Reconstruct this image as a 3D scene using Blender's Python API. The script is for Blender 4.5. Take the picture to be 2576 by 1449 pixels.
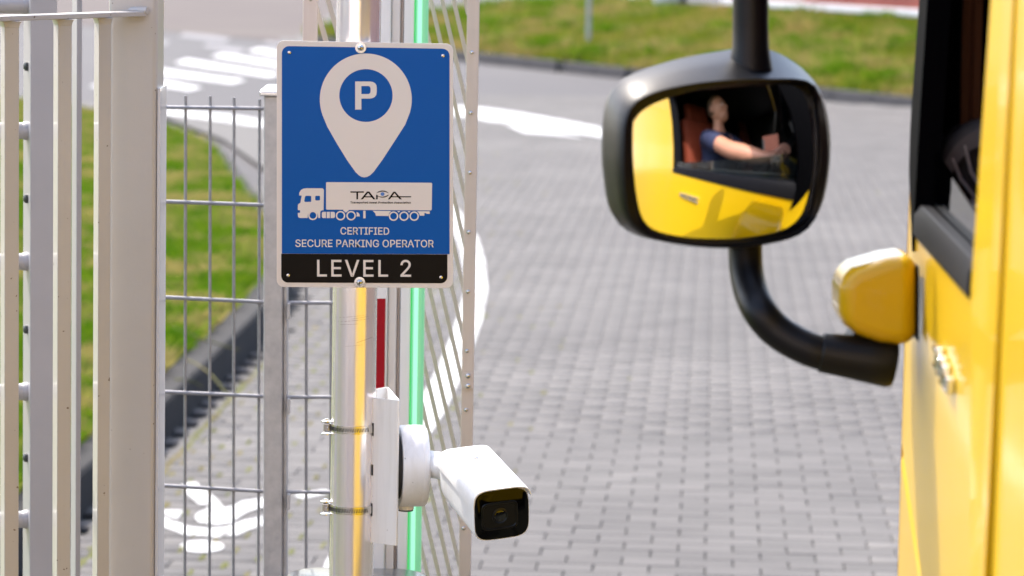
import bpy, bmesh, math, random
import numpy as np
from mathutils import Vector, Matrix
from mathutils.geometry import tessellate_polygon
random.seed(7); rng = np.random.default_rng(7)
for o in list(bpy.data.objects): bpy.data.objects.remove(o)
SC = bpy.context.scene; COL = SC.collection

# ------------------------------------------------------------------ camera, sky, sun, exposure
F, CX, CY = 8694.0, 1288.0, 724.5            # focal length and centre of the 2576 px wide view
PITCH = math.atan2(1170/1.2422, F); ROLL = .0165; EYE = 2.316
FW = Vector((0, math.cos(PITCH), -math.sin(PITCH)))
U0 = Vector((0, math.sin(PITCH), math.cos(PITCH))); R0 = Vector((1, 0, 0))
RT = R0*math.cos(ROLL) + U0*math.sin(ROLL); UP = -R0*math.sin(ROLL) + U0*math.cos(ROLL)
CAMP = Vector((0, 0, EYE))
cam = bpy.data.cameras.new('camera'); camo = bpy.data.objects.new('camera', cam); COL.objects.link(camo)
camo.matrix_world = Matrix(((RT.x, UP.x, -FW.x, 0), (RT.y, UP.y, -FW.y, 0), (RT.z, UP.z, -FW.z, EYE), (0, 0, 0, 1)))
cam.sensor_width = 36; cam.lens = 36*F/2576; cam.clip_start = .05; cam.clip_end = 2000
cam.dof.use_dof = True; cam.dof.focus_distance = 6.0; cam.dof.aperture_fstop = 6.8
SC.camera = camo
SUN_DIR = Vector((-.38, .50, .78)).normalized()     # towards the sun: ahead of the camera, a little left, high
EL = math.asin(SUN_DIR.z); AZ = math.atan2(SUN_DIR.x, SUN_DIR.y)
world = bpy.data.worlds.new('World'); SC.world = world; world.use_nodes = True
wn = world.node_tree; sky = wn.nodes.new('ShaderNodeTexSky'); sky.sky_type = 'NISHITA'; sky.sun_disc = False
sky.sun_elevation = EL; sky.sun_rotation = AZ; sky.air_density = 1.0; sky.dust_density = 3.0; sky.ozone_density = 1.0
wn.links.new(sky.outputs[0], wn.nodes['Background'].inputs[0]); wn.nodes['Background'].inputs[1].default_value = .15
sun = bpy.data.lights.new('sun', 'SUN'); sun.energy = 2.0; sun.angle = math.radians(.53); sun.color = (1, .94, .85)
suno = bpy.data.objects.new('sun', sun); COL.objects.link(suno)
suno.rotation_euler = (-SUN_DIR).to_track_quat('-Z', 'Y').to_euler(); suno.location = (-6, 8, 14)
SC.view_settings.view_transform = 'Standard'; SC.view_settings.look = 'None'
SC.view_settings.exposure = 1.8; SC.view_settings.gamma = 1; SC.view_settings.use_curve_mapping = False

# ------------------------------------------------------------------ measuring the place: sight lines from the eye point
def ray(x, y): return FW + RT*((x-CX)/F) - UP*((y-CY)/F)
def at(x, y, Y):
    d = ray(x, y); return CAMP + d*(Y/d.y)
def atz(x, y, z=0.0):
    d = ray(x, y); return CAMP + d*((z-EYE)/d.z)
def onplane(x, y, p, n):
    d = ray(x, y); return CAMP + d*((p-CAMP).dot(n)/d.dot(n))

# ------------------------------------------------------------------ materials
def nd(nt, t, **kw):
    n = nt.nodes.new(t)
    for k, v in kw.items(): setattr(n, k, v)
    return n
def mat(name, col, rough=.5, metal=0.0, col2=None, scale=8.0, stretch=(1, 1, 1), amount=.5, bump=0.0, bscale=60.0,
        coat=0.0, emit=None, estr=0.0, spec=.5, rvar=0.0, contrast=None, detail=4.0, third=None, tscale=1.0, island=0.0, speck=None):
    m = bpy.data.materials.new(name); m.use_nodes = True; nt = m.node_tree; b = nt.nodes['Principled BSDF']
    b.inputs['Base Color'].default_value = (*col, 1); b.inputs['Roughness'].default_value = rough
    b.inputs['Metallic'].default_value = metal; b.inputs['Specular IOR Level'].default_value = spec
    b.inputs['Coat Weight'].default_value = coat; b.inputs['Coat Roughness'].default_value = .05
    if emit: b.inputs['Emission Color'].default_value = (*emit, 1); b.inputs['Emission Strength'].default_value = estr
    tc = nd(nt, 'ShaderNodeNewGeometry'); mp = nd(nt, 'ShaderNodeMapping'); mp.inputs['Scale'].default_value = stretch
    nt.links.new(tc.outputs['Position'], mp.inputs['Vector'])
    last = None
    if col2 is not None or rvar:
        no = nd(nt, 'ShaderNodeTexNoise'); no.inputs['Scale'].default_value = scale; no.inputs['Detail'].default_value = detail
        no.inputs['Roughness'].default_value = .62
        nt.links.new(mp.outputs[0], no.inputs['Vector'])
        cr = nd(nt, 'ShaderNodeValToRGB'); lo, hi = contrast or (.5-.22, .5+.22)
        cr.color_ramp.elements[0].position = lo; cr.color_ramp.elements[1].position = hi
        nt.links.new(no.outputs['Fac'], cr.inputs[0])
        if col2 is not None:
            mx = nd(nt, 'ShaderNodeMix', data_type='RGBA'); mx.inputs[6].default_value = (*col, 1); mx.inputs[7].default_value = (*col2, 1)
            ml = nd(nt, 'ShaderNodeMath', operation='MULTIPLY'); ml.inputs[1].default_value = amount*2 if amount < .5 else 1.0
            nt.links.new(cr.outputs[0], ml.inputs[0]); nt.links.new(ml.outputs[0], mx.inputs[0])
            last = mx.outputs[2]; nt.links.new(last, b.inputs['Base Color'])
        if rvar:
            mr = nd(nt, 'ShaderNodeMapRange'); mr.inputs['To Min'].default_value = max(0, rough-rvar); mr.inputs['To Max'].default_value = min(1, rough+rvar)
            nt.links.new(cr.outputs[0], mr.inputs['Value']); nt.links.new(mr.outputs[0], b.inputs['Roughness'])
    if third is not None:
        n3 = nd(nt, 'ShaderNodeTexNoise'); n3.inputs['Scale'].default_value = tscale; n3.inputs['Detail'].default_value = 3
        nt.links.new(tc.outputs['Position'], n3.inputs['Vector'])
        c3 = nd(nt, 'ShaderNodeValToRGB'); c3.color_ramp.elements[0].position = .46; c3.color_ramp.elements[1].position = .66
        nt.links.new(n3.outputs['Fac'], c3.inputs[0])
        m3 = nd(nt, 'ShaderNodeMix', data_type='RGBA'); nt.links.new(c3.outputs[0], m3.inputs[0])
        if last: nt.links.new(last, m3.inputs[6])
        else: m3.inputs[6].default_value = (*col, 1)
        m3.inputs[7].default_value = (*third, 1); nt.links.new(m3.outputs[2], b.inputs['Base Color'])
    if speck:
        n4 = nd(nt, 'ShaderNodeTexNoise'); n4.inputs['Scale'].default_value = speck[1]; n4.inputs['Detail'].default_value = 1
        nt.links.new(tc.outputs['Position'], n4.inputs['Vector'])
        c4 = nd(nt, 'ShaderNodeValToRGB'); c4.color_ramp.elements[0].position = speck[2]; c4.color_ramp.elements[1].position = speck[2]+.03
        nt.links.new(n4.outputs['Fac'], c4.inputs[0]); m4 = nd(nt, 'ShaderNodeMix', data_type='RGBA'); nt.links.new(c4.outputs[0], m4.inputs[0])
        l4 = b.inputs['Base Color'].links
        if l4: nt.links.new(l4[0].from_socket, m4.inputs[6])
        else: m4.inputs[6].default_value = (*col, 1)
        m4.inputs[7].default_value = (*speck[0], 1); nt.links.new(m4.outputs[2], b.inputs['Base Color'])
    if island:
        oi = nd(nt, 'ShaderNodeObjectInfo'); ad = nd(nt, 'ShaderNodeMath', operation='ADD'); fr = nd(nt, 'ShaderNodeMath', operation='FRACT')
        nt.links.new(oi.outputs['Random'], ad.inputs[0]); nt.links.new(tc.outputs['Random Per Island'], ad.inputs[1]); nt.links.new(ad.outputs[0], fr.inputs[0])
        mr = nd(nt, 'ShaderNodeMapRange'); mr.inputs['To Min'].default_value = 1-island; mr.inputs['To Max'].default_value = 1+island; nt.links.new(fr.outputs[0], mr.inputs['Value'])
        vm = nd(nt, 'ShaderNodeVectorMath', operation='SCALE'); nt.links.new(b.inputs['Base Color'].links[0].from_socket, vm.inputs[0]); nt.links.new(mr.outputs[0], vm.inputs['Scale'])
        nt.links.new(vm.outputs[0], b.inputs['Base Color'])
    if bump:
        n2 = nd(nt, 'ShaderNodeTexNoise'); n2.inputs['Scale'].default_value = bscale; n2.inputs['Detail'].default_value = 5
        nt.links.new(mp.outputs[0], n2.inputs['Vector'])
        bp = nd(nt, 'ShaderNodeBump'); bp.inputs['Strength'].default_value = bump; bp.inputs['Distance'].default_value = .004
        nt.links.new(n2.outputs['Fac'], bp.inputs['Height']); nt.links.new(bp.outputs[0], b.inputs['Normal'])
    return m
def glass_mat(name, tint=(.55, .62, .6), gloss=.12):
    m = bpy.data.materials.new(name); m.use_nodes = True; nt = m.node_tree
    out = nt.nodes['Material Output']; nt.nodes.remove(nt.nodes['Principled BSDF'])
    tr = nd(nt, 'ShaderNodeBsdfTransparent'); tr.inputs[0].default_value = (*tint, 1)
    gl = nd(nt, 'ShaderNodeBsdfGlossy'); gl.inputs['Roughness'].default_value = .02
    fr = nd(nt, 'ShaderNodeFresnel'); fr.inputs[0].default_value = 1.5
    mx = nd(nt, 'ShaderNodeMixShader'); nt.links.new(fr.outputs[0], mx.inputs[0])
    nt.links.new(tr.outputs[0], mx.inputs[1]); nt.links.new(gl.outputs[0], mx.inputs[2]); nt.links.new(mx.outputs[0], out.inputs[0])
    return m
def grass_mat(name, g1, g2, straw, scale, lim=(.48, .62)):
    m = bpy.data.materials.new(name); m.use_nodes = True; nt = m.node_tree; b = nt.nodes['Principled BSDF']
    b.inputs['Roughness'].default_value = .8; b.inputs['Specular IOR Level'].default_value = .08
    g = nd(nt, 'ShaderNodeNewGeometry')
    def noise(s, lo, hi, det=4):
        n = nd(nt, 'ShaderNodeTexNoise'); n.inputs['Scale'].default_value = s; n.inputs['Detail'].default_value = det
        nt.links.new(g.outputs['Position'], n.inputs['Vector'])
        r = nd(nt, 'ShaderNodeValToRGB'); r.color_ramp.elements[0].position = lo; r.color_ramp.elements[1].position = hi
        nt.links.new(n.outputs['Fac'], r.inputs[0]); return r.outputs[0]
    a = nd(nt, 'ShaderNodeMix', data_type='RGBA'); a.inputs[6].default_value = (*g1, 1); a.inputs[7].default_value = (*g2, 1)
    nt.links.new(noise(scale*3.1, .35, .65), a.inputs[0])
    c = nd(nt, 'ShaderNodeMix', data_type='RGBA'); c.inputs[7].default_value = (*straw, 1)
    nt.links.new(a.outputs[2], c.inputs[6]); nt.links.new(noise(scale, lim[0], lim[1], 6), c.inputs[0])
    nt.links.new(c.outputs[2], b.inputs['Base Color'])
    tl = nd(nt, 'ShaderNodeBsdfTranslucent'); nt.links.new(c.outputs[2], tl.inputs[0])
    mx = nd(nt, 'ShaderNodeMixShader'); mx.inputs[0].default_value = .35
    nt.links.new(b.outputs[0], mx.inputs[1]); nt.links.new(tl.outputs[0], mx.inputs[2]); nt.links.new(mx.outputs[0], nt.nodes['Material Output'].inputs[0])
    return m

M = {}
M['paver'] = mat('concrete_paver', (.080, .0735, .070), .85, col2=(.068, .062, .059), scale=3.2, bump=.5, bscale=180, detail=8, third=(.092, .085, .080), tscale=.45, island=.16)
M['joint'] = mat('joint_sand', (.064, .059, .055), .95, col2=(.064, .064, .034), scale=2.2, bump=.4)
M['asphalt'] = mat('asphalt', (.056, .051, .054), .88, col2=(.047, .043, .045), scale=1.3, bump=.5, bscale=90, detail=8, third=(.063, .058, .059), tscale=.18)
M['pink'] = mat('red_paving', (.052, .033, .028), .88, col2=(.044, .027, .023), scale=1.1, bump=.3, detail=8, third=(.060, .042, .033), tscale=.2)
M['pale_conc'] = mat('pale_concrete', (.092, .085, .078), .9, col2=(.076, .070, .065), scale=2.5, bump=.4, detail=8)
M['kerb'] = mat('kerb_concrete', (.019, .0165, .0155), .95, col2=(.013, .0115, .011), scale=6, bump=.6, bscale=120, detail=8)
M['farkerb'] = mat('far_kerb', (.070, .065, .067), .9, col2=(.055, .051, .053), scale=4, bump=.4)
M['paint'] = mat('road_paint', (.50, .50, .49), .8, col2=(.10, .095, .088), scale=8, stretch=(1, .45, 1), bump=.3, detail=8, contrast=(.56, .64), third=(.36, .355, .35), tscale=1.3)
M['oldpaint'] = mat('worn_road_paint', (.15, .143, .15), .8, col2=(.125, .12, .125), scale=5, detail=8)
M['moss'] = mat('moss', (.115, .110, .014), .95, col2=(.055, .07, .010), scale=30, bump=.6, third=(.12, .095, .03), tscale=1.7)
M['lawnsoil'] = grass_mat('lawn_ground', (.07, .13, .012), (.11, .15, .02), (.24, .19, .07), 1.7)
M['lawn'] = grass_mat('lawn_grass', (.062, .165, .004), (.16, .24, .012), (.34, .285, .09), 1.7, (.46, .60))
M['banksoil'] = grass_mat('bank_ground', (.10, .13, .015), (.14, .16, .022), (.20, .15, .07), .75)
M['bank'] = grass_mat('bank_grass', (.125, .180, .009), (.215, .235, .024), (.33, .255, .085), .75, (.43, .59))
M['pole'] = mat('brushed_aluminium', (.92, .89, .91), .20, .72, col2=(.84, .81, .83), scale=3.0, stretch=(60, 60, .8), rvar=.05, detail=6, contrast=(.35, .75))
M['galv'] = mat('galvanised_steel', (.48, .455, .44), .5, .15, col2=(.36, .34, .33), scale=40, rvar=.1, bump=.15, bscale=300, detail=6)
M['wire'] = mat('galvanised_wire', (.29, .29, .31), .45, .4, col2=(.21, .21, .23), scale=60, detail=4)
M['gate'] = mat('grey_gate_paint', (.50, .462, .425), .34, col2=(.455, .418, .38), scale=3, coat=.25, bump=.06, bscale=150, speck=((.16, .12, .09), 120, .755))  # grey warmed in the base colour to carry a brown reflection
M['gate2'] = mat('grey_frame_paint', (.36, .345, .36), .4, col2=(.32, .31, .32), scale=3, coat=.2)
M['wedge'] = mat('clear_edge_strip', (.60, .59, .60), .25, coat=.6, col2=(.54, .53, .55), scale=4, stretch=(30, 30, 1))
M['steel'] = mat('stainless_steel', (.66, .65, .63), .2, 1.0, rvar=.06, scale=20)
M['zinc'] = mat('zinc_screw', (.62, .62, .63), .25, 1.0)
M['white_sign'] = mat('sign_white', (.75, .675, .61), .35, coat=.1, spec=.5)
M['blue_sign'] = mat('sign_blue', (.003, .092, .365), .35, coat=.03, spec=.1, bump=.03, bscale=900)
M['black_sign'] = mat('sign_black', (.004, .0025, .0015), .35, coat=.0, spec=.12)
M['plastic_white'] = mat('white_enamel', (.84, .83, .815), .4, coat=.1, col2=(.76, .745, .72), scale=5, stretch=(18, 18, 1.2), contrast=(.45, .8), speck=((.4, .38, .35), 140, .77))
M['cam_black'] = mat('camera_window', (.001, .001, .0012), .06, coat=.0, spec=.2)
M['cam_dark'] = mat('camera_bezel', (.003, .003, .0035), .3, coat=.1, spec=.3)
M['lens'] = mat('lens_glass', (.004, .005, .006), .03, coat=.5)
M['boom'] = mat('boom_white', (.80, .785, .78), .4, coat=.1)
M['boom_warm'] = mat('boom_profile', (.70, .665, .64), .45)
M['dark'] = mat('dark_slot', (.03, .03, .03), .7)
M['led'] = mat('green_light_tube', (.24, .46, .30), .35, emit=(.16, .80, .36), estr=.13, coat=.2)
M['led_core'] = mat('green_light_core', (.3, .7, .45), .4, emit=(.30, .85, .55), estr=.26)
M['led_edge'] = mat('green_light_edge', (.02, .4, .1), .4, emit=(.0, .55, .08), estr=.22)
M['red'] = mat('red_reflector', (.34, .003, .012), .4, coat=.0, spec=.15)
M['alu'] = mat('matt_aluminium', (.66, .56, .50), .42, .1, col2=(.62, .52, .46), scale=5, stretch=(20, 20, 1), spec=.4)  # tan reflection of warm surroundings is put into the base colour
M['slat'] = mat('lattice_aluminium', (.44, .40, .35), .55, .0, spec=.3)
M['housing'] = mat('grey_gloss_coating', (.035, .036, .040), .25, coat=.2, bump=.12, bscale=500)
M['yellow'] = mat('yellow_truck_paint', (.60, .37, .0012), .36, coat=.32, spec=.3); M['yellow_gloss'] = mat('yellow_cover_paint', (.56, .325, .001), .3, coat=.45, spec=.2)
M['black_plastic'] = mat('black_plastic', (.003, .003, .0045), .40, bump=.08, bscale=900, spec=.28)
M['rubber'] = mat('black_rubber', (.006, .006, .008), .6, spec=.1)
M['mirror'] = mat('mirror_glass', (.86, .87, .88), .0, 1.0)
M['interior'] = mat('dark_cab_trim', (.012, .012, .013), .65)
M['dash'] = mat('dash_plastic', (.10, .10, .105), .5); M['frame_black'] = mat('matt_black_frame', (.0012, .0012, .0018), .7, spec=.02)
M['ledge'] = mat('window_ledge', (.13, .13, .15), .4)
M['glass'] = glass_mat('side_glass'); M['windglass'] = glass_mat('windscreen_glass', (.10, .12, .11))
M['orange'] = mat('orange_seat_cloth', (.16, .022, .004), .8, bump=.3, bscale=300)
M['chrome'] = mat('chrome', (.82, .82, .83), .08, 1.0)
M['skin'] = mat('skin', (.52, .25, .16), .5, col2=(.46, .21, .13), scale=12)
M['shirt'] = mat('navy_cloth', (.018, .024, .065), .85, bump=.4, bscale=120)
M['jeans'] = mat('denim', (.03, .045, .08), .9, bump=.3, bscale=300)
M['hair'] = mat('short_hair', (.10, .06, .04), .8)
M['brick'] = mat('red_brick', (.36, .095, .07), .85, col2=(.28, .065, .05), scale=.9, bump=.3, detail=2, contrast=(.4, .6))
M['mortar'] = mat('mortar', (.30, .19, .16), .9)
M['ledgewhite'] = mat('white_ledge', (.74, .73, .75), .6, col2=(.66, .65, .67), scale=1.0)
M['plinth'] = mat('rendered_plinth', (.36, .31, .25), .9, col2=(.28, .23, .17), scale=.8, detail=6)
M['tyre'] = mat('tyre_rubber', (.02, .02, .02), .8); M['post'] = mat('grey_post', (.40, .41, .42), .5, .2)
M['bollard'] = mat('dark_bollard', (.035, .04, .04), .5)

# ------------------------------------------------------------------ mesh helpers (all coordinates are world metres)
BASE = {}
class MB:
    def __init__(s): s.v = []; s.f = []; s.sm = []
    def add(s, vs, fs, smooth=False):
        n = len(s.v); s.v += [Vector(v) for v in vs]; s.f += [tuple(i+n for i in f) for f in fs]; s.sm += [smooth]*len(fs); return s
    def box(s, c, sz, ax=None):
        c = Vector(c); ax = ax or (Vector((1, 0, 0)), Vector((0, 1, 0)), Vector((0, 0, 1))); h = [a*(k/2) for a, k in zip(ax, sz)]
        vs = [c + h[0]*i + h[1]*j + h[2]*k for k in (-1, 1) for j in (-1, 1) for i in (-1, 1)]
        return s.add(vs, [(0, 2, 3, 1), (4, 5, 7, 6), (0, 1, 5, 4), (2, 6, 7, 3), (0, 4, 6, 2), (1, 3, 7, 5)])
    def prism(s, poly, off, smooth=False):
        off = Vector(off); n = len(poly); vs = [Vector(p) for p in poly] + [Vector(p)+off for p in poly]
        tr = tessellate_polygon([[Vector(p) for p in poly]])
        fs = [tuple(t) for t in tr] + [tuple(i+n for i in reversed(t)) for t in tr]
        s.add(vs, fs); n0 = len(s.v)-2*n
        for i in range(n):
            j = (i+1) % n; s.f.append((n0+i, n0+n+i, n0+n+j, n0+j)); s.sm.append(smooth)
        return s
    def flat(s, loops):
        vs = [Vector(p) for l in loops for p in l]
        return s.add(vs, [tuple(t) for t in tessellate_polygon([[Vector(p) for p in l] for l in loops])])
    def rings(s, rs, closed=True, cap=(True, True), smooth=True):
        n = len(rs[0]); vs = [p for r in rs for p in r]; fs = []
        for k in range(len(rs)-1):
            for i in range(n if closed else n-1):
                j = (i+1) % n; fs.append((k*n+i, k*n+j, (k+1)*n+j, (k+1)*n+i))
        s.add(vs, fs, smooth); n0 = len(s.v)-len(vs)
        if cap[0]: s.f.append(tuple(n0+i for i in reversed(range(n)))); s.sm.append(False)
        if cap[1]: s.f.append(tuple(n0+(len(rs)-1)*n+i for i in range(n))); s.sm.append(False)
        return s
    def tube(s, pts, r, seg=16, cap=(True, True), ref=None):
        pts = [Vector(p) for p in pts]; rr = r if isinstance(r, (list, tuple)) else [r]*len(pts); rs = []
        t0 = (pts[1]-pts[0]).normalized(); a = ref or (Vector((0, 0, 1)) if abs(t0.z) < .9 else Vector((1, 0, 0)))
        u = t0.cross(a).normalized()
        for i, p in enumerate(pts):
            t = ((pts[min(i+1, len(pts)-1)]-pts[max(i-1, 0)])).normalized(); u = (u - t*u.dot(t)).normalized(); w = t.cross(u)
            rs.append([p + u*(math.cos(2*math.pi*k/seg)*rr[i]) + w*(math.sin(2*math.pi*k/seg)*rr[i]) for k in range(seg)])
        return s.rings(rs, True, cap)
    def lathe(s, prof, c, ax, seg=16):
        ax = Vector(ax).normalized(); a = Vector((0, 0, 1)) if abs(ax.z) < .9 else Vector((1, 0, 0)); u = ax.cross(a).normalized(); w = ax.cross(u); c = Vector(c)
        rs = [[c + ax*h + u*(r*math.cos(2*math.pi*k/seg)) + w*(r*math.sin(2*math.pi*k/seg)) for k in range(seg)] for r, h in prof]
        return s.rings(rs)
    def ball(s, c, r, seg=10, rn=7, sc=(1, 1, 1)):
        c = Vector(c); rs = []
        for i in range(rn):
            th = math.pi*(i+.5)/rn
            rs.append([c + Vector((sc[0]*r*math.sin(th)*math.cos(2*math.pi*k/seg), sc[1]*r*math.sin(th)*math.sin(2*math.pi*k/seg), sc[2]*r*math.cos(th))) for k in range(seg)])
        return s.rings(rs)
    def build(s, name, m, parent=None, base=None, bevel=0, seg=2, fix=True, kind=None):
        b = BASE[parent.name] if parent else Vector(base or (0, 0, 0))
        me = bpy.data.meshes.new(name); me.from_pydata([v-b for v in s.v], [], s.f)
        me.polygons.foreach_set('use_smooth', s.sm[:len(me.polygons)])
        if fix:
            bm = bmesh.new(); bm.from_mesh(me); bmesh.ops.recalc_face_normals(bm, faces=bm.faces); bm.to_mesh(me); bm.free()
        if any(s.sm): me.set_sharp_from_angle(angle=math.radians(42))
        me.materials.append(m); o = bpy.data.objects.new(name, me); COL.objects.link(o); BASE[o.name] = b
        if parent: o.parent = parent
        else: o.location = b
        if bevel:
            md = o.modifiers.new('bevel', 'BEVEL'); md.width = bevel; md.segments = seg; md.limit_method = 'ANGLE'; md.angle_limit = math.radians(35)
            if not any(s.sm): me.polygons.foreach_set('use_smooth', [True]*len(me.polygons)); md.harden_normals = True
        if kind: o['kind'] = kind
        return o
def thing(name, label, cat, base, group=None):
    o = bpy.data.objects.new(name, None); COL.objects.link(o); o.location = base; o.empty_display_size = .1
    o['label'] = label; o['category'] = cat; BASE[o.name] = Vector(base)
    if group: o['group'] = group
    return o
def tag(o, label, cat, group=None):
    o['label'] = label; o['category'] = cat
    if group: o['group'] = group
    return o
def inst(name, src, parent, loc, rot=None):
    """another piece that shares src's mesh; src was modelled round the world origin"""
    o = bpy.data.objects.new(name, src if isinstance(src, bpy.types.Mesh) else src.data); COL.objects.link(o); BASE[o.name] = BASE[parent.name]
    o.parent = parent; o.location = Vector(loc)-BASE[parent.name]
    if rot is not None: o.rotation_euler = rot
    return o
def loose_mesh(mb, name, m, bevel=0):
    me = bpy.data.meshes.new(name); me.from_pydata(mb.v, [], mb.f); me.polygons.foreach_set('use_smooth', mb.sm)
    bm = bmesh.new(); bm.from_mesh(me); bmesh.ops.recalc_face_normals(bm, faces=bm.faces); bm.to_mesh(me); bm.free()
    me.set_sharp_from_angle(angle=math.radians(42)); me.materials.append(m); return me
def struct(mb, name, m, **k):
    return mb.build(name, m, kind='structure', **k)
def np_mesh(name, v, f, m, parent=None, kind='stuff'):
    """large loose geometry from numpy arrays; f is (n,3) or (n,4)"""
    me = bpy.data.meshes.new(name); k = f.shape[1]
    me.vertices.add(len(v)); me.vertices.foreach_set('co', v.astype(np.float32).ravel())
    me.loops.add(f.size); me.loops.foreach_set('vertex_index', f.astype(np.int32).ravel())
    me.polygons.add(len(f)); me.polygons.foreach_set('loop_start', np.arange(0, f.size, k, dtype=np.int32)); me.polygons.foreach_set('loop_total', np.full(len(f), k, dtype=np.int32))
    me.update(calc_edges=True); me.materials.append(m); o = bpy.data.objects.new(name, me); COL.objects.link(o)
    o['kind'] = kind
    if parent: o.parent = parent
    BASE[o.name] = Vector((0, 0, 0)); return o
def V(*a): return Vector(a)
# ================================================================== GROUND
PD = V(.058, 1, 0).normalized(); PN = V(PD.y, -PD.x, 0)          # the paving courses run away from the eye point
g = MB().add([(-400, -200, -.06), (400, -200, -.06), (400, 900, -.06), (-400, 900, -.06)], [(0, 1, 2, 3)])
struct(g, 'ground', M['asphalt'])
# yard of grey concrete pavers
yard = struct(MB().add([(-9, 4, -.022), (12, 4, -.022), (12, 36, -.022), (3.5, 44.5, -.022), (-2.0, 44.5, -.022), (-2.0, 29, -.022), (-9, 27, -.022)], [(0, 1, 2, 3, 4, 5, 6)]), 'paved_yard', M['joint'])
BASE['paved_yard'] = V(0, 0, 0)
PW, PL, JT = .20, .15, .0045
def paver_box(w=PW-JT, l=PL-JT, ch=.002, d=.02):
    a, b = w/2, l/2; vs = []
    for (x, y, z) in ((a, b, -d), (a, b, -ch), (a-ch, b-ch, 0)):
        vs += [(-x, -y, z), (x, -y, z), (x, y, z), (-x, y, z)]
    fs = [(0, 1, 5, 4), (1, 2, 6, 5), (2, 3, 7, 6), (3, 0, 4, 7), (4, 5, 9, 8), (5, 6, 10, 9), (6, 7, 11, 10), (7, 4, 8, 11), (8, 9, 10, 11)]
    return np.array(vs), np.array(fs)
# outline of the lawn (inner face of its kerb), in plan
LAWN = [(-2.25, 2.0), (-1.66, 12.6), (-1.50, 15.0), (-1.35, 18.4), (-1.32, 20.6), (-1.45, 22.4), (-1.67, 24.4), (-1.93, 26.3), (-2.18, 28.0), (-2.52, 30.6), (-2.98, 32.9), (-3.55, 34.4), (-4.75, 37.0), (-7.5, 40.5)]
def lawn_x(y):
    for (x0, y0), (x1, y1) in zip(LAWN, LAWN[1:]):
        if y0 <= y <= y1: return x0+(x1-x0)*(y-y0)/(y1-y0)
    return -99
cells = []
r = 0; n0 = V(0, 0, 0)
for ri in range(int(6/PL), int(48.2/PL)):
    for ci in range(-26, 58):
        c = PD*(ri*PL) + PN*((ci + (.5 if ri % 2 else 0))*PW)
        Y = c.y; X = c.x
        if Y < 6.5 or X > .17*Y + .9 or X < -.17*Y - .6: continue
        if X < lawn_x(Y)+.05: continue
        if Y > 36 and X > (44.5-Y)+3.5-.1: continue
        if Y > 29 and X < -1.95: continue
        if Y > 44.3: continue
        cells.append((X, Y))
cells = np.array(cells)
ix = cells[:, 0]/cells[:, 1]
inview = (ix > -.135) & (ix < .112) & (cells[:, 1] > 11.95)
hid = (ix < -.075)   # strip behind the gate posts
order = np.argsort(np.where(inview & ~hid, cells[:, 1], 1e6))
pv, pf = paver_box(); ang = math.atan2(PN.y, PN.x)
pm = bpy.data.meshes.new('paver'); pm.from_pydata([tuple(p) for p in pv], [], [tuple(q) for q in pf]); pm.materials.append(M['paver'])
for i in order[:300]:
    o = bpy.data.objects.new('paver', pm); COL.objects.link(o); o.parent = yard
    o.location = (cells[i, 0], cells[i, 1], random.uniform(-.001, .001)); o.rotation_euler = (random.gauss(0, .003), random.gauss(0, .003), ang+random.gauss(0, .006))
rest = cells[order[300:]]; n = len(rest)
a = ang + rng.normal(0, .006, n); ca, sa = np.cos(a), np.sin(a)
vx = pv[None, :, 0]*ca[:, None]-pv[None, :, 1]*sa[:, None]+rest[:, None, 0]; vy = pv[None, :, 0]*sa[:, None]+pv[None, :, 1]*ca[:, None]+rest[:, None, 1]
vz = pv[None, :, 2] + rng.uniform(-.001, .001, n)[:, None] + (pv[None, :, 1])*rng.normal(0, .003, n)[:, None]
fv = np.stack([vx, vy, vz], -1).reshape(-1, 3); ff = (pf[None] + (np.arange(n)*len(pv))[:, None, None]).reshape(-1, 4)
np_mesh('paver_field', fv, ff, M['paver'], yard)
# moss cushions in the joints
mv, mf = [], []
def moss(cx, cy, L, W, h, dx, dy):
    b = len(mv); nx, ny = 3, 5; px, py = dy, -dx
    for j in range(ny):
        for i in range(nx):
            s = (j/(ny-1)-.5)*L*(1+random.uniform(-.25, .25)); w = (i/(nx-1)-.5)*W*(1+random.uniform(-.5, .5))*(1-.5*abs(j-2)/2)
            z = h*random.uniform(.6, 1.2) if (i == 1 and 0 < j < ny-1) else -.004
            mv.append((cx+dx*s+px*w, cy+dy*s+py*w, z))
    for j in range(ny-1):
        for i in range(nx-1): mf.append((b+j*nx+i, b+j*nx+i+1, b+(j+1)*nx+i+1, b+(j+1)*nx+i))
from mathutils import noise as mnoise
for (X, Y) in cells:
    jx, jy = X+PN.x*PW/2, Y+PN.y*PW/2
    left = max(0, min(1, (-.1-jx)/.5)); v = mnoise.noise(V(jx*.8, jy*.35, 3.1)); v2 = mnoise.noise(V(jx*2.5, jy*1.2, 9.0))
    p = 1.5*left*(1 if Y < 24 else .5) + (.05+.22*max(0, v+.1))*(jx < .35) * (1-left) + .006
    if random.random() < p*(.55+v2) and Y < 34:
        moss(jx, jy, random.uniform(.08, .16), random.uniform(.018, .045), random.uniform(.006, .012), PD.x, PD.y)
p0, p1 = atz(414, 1184), atz(690, 888)
for k in range(260):
    t = k/259; q = p0.lerp(p1, t)
    if random.random() < .7: moss(q.x+random.gauss(0, .008), q.y, random.uniform(.05, .12), random.uniform(.012, .032), random.uniform(.003, .009), PD.x, PD.y)
q0 = atz(205, 1420)
for k in range(120):
    q = q0.lerp(p0, k/119)
    if random.random() < .85: moss(q.x+random.gauss(0, .01), q.y, random.uniform(.05, .12), random.uniform(.015, .04), random.uniform(.004, .010), PD.x, PD.y)
np_mesh('joint_moss', np.array(mv), np.array(mf), M['moss'])
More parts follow.
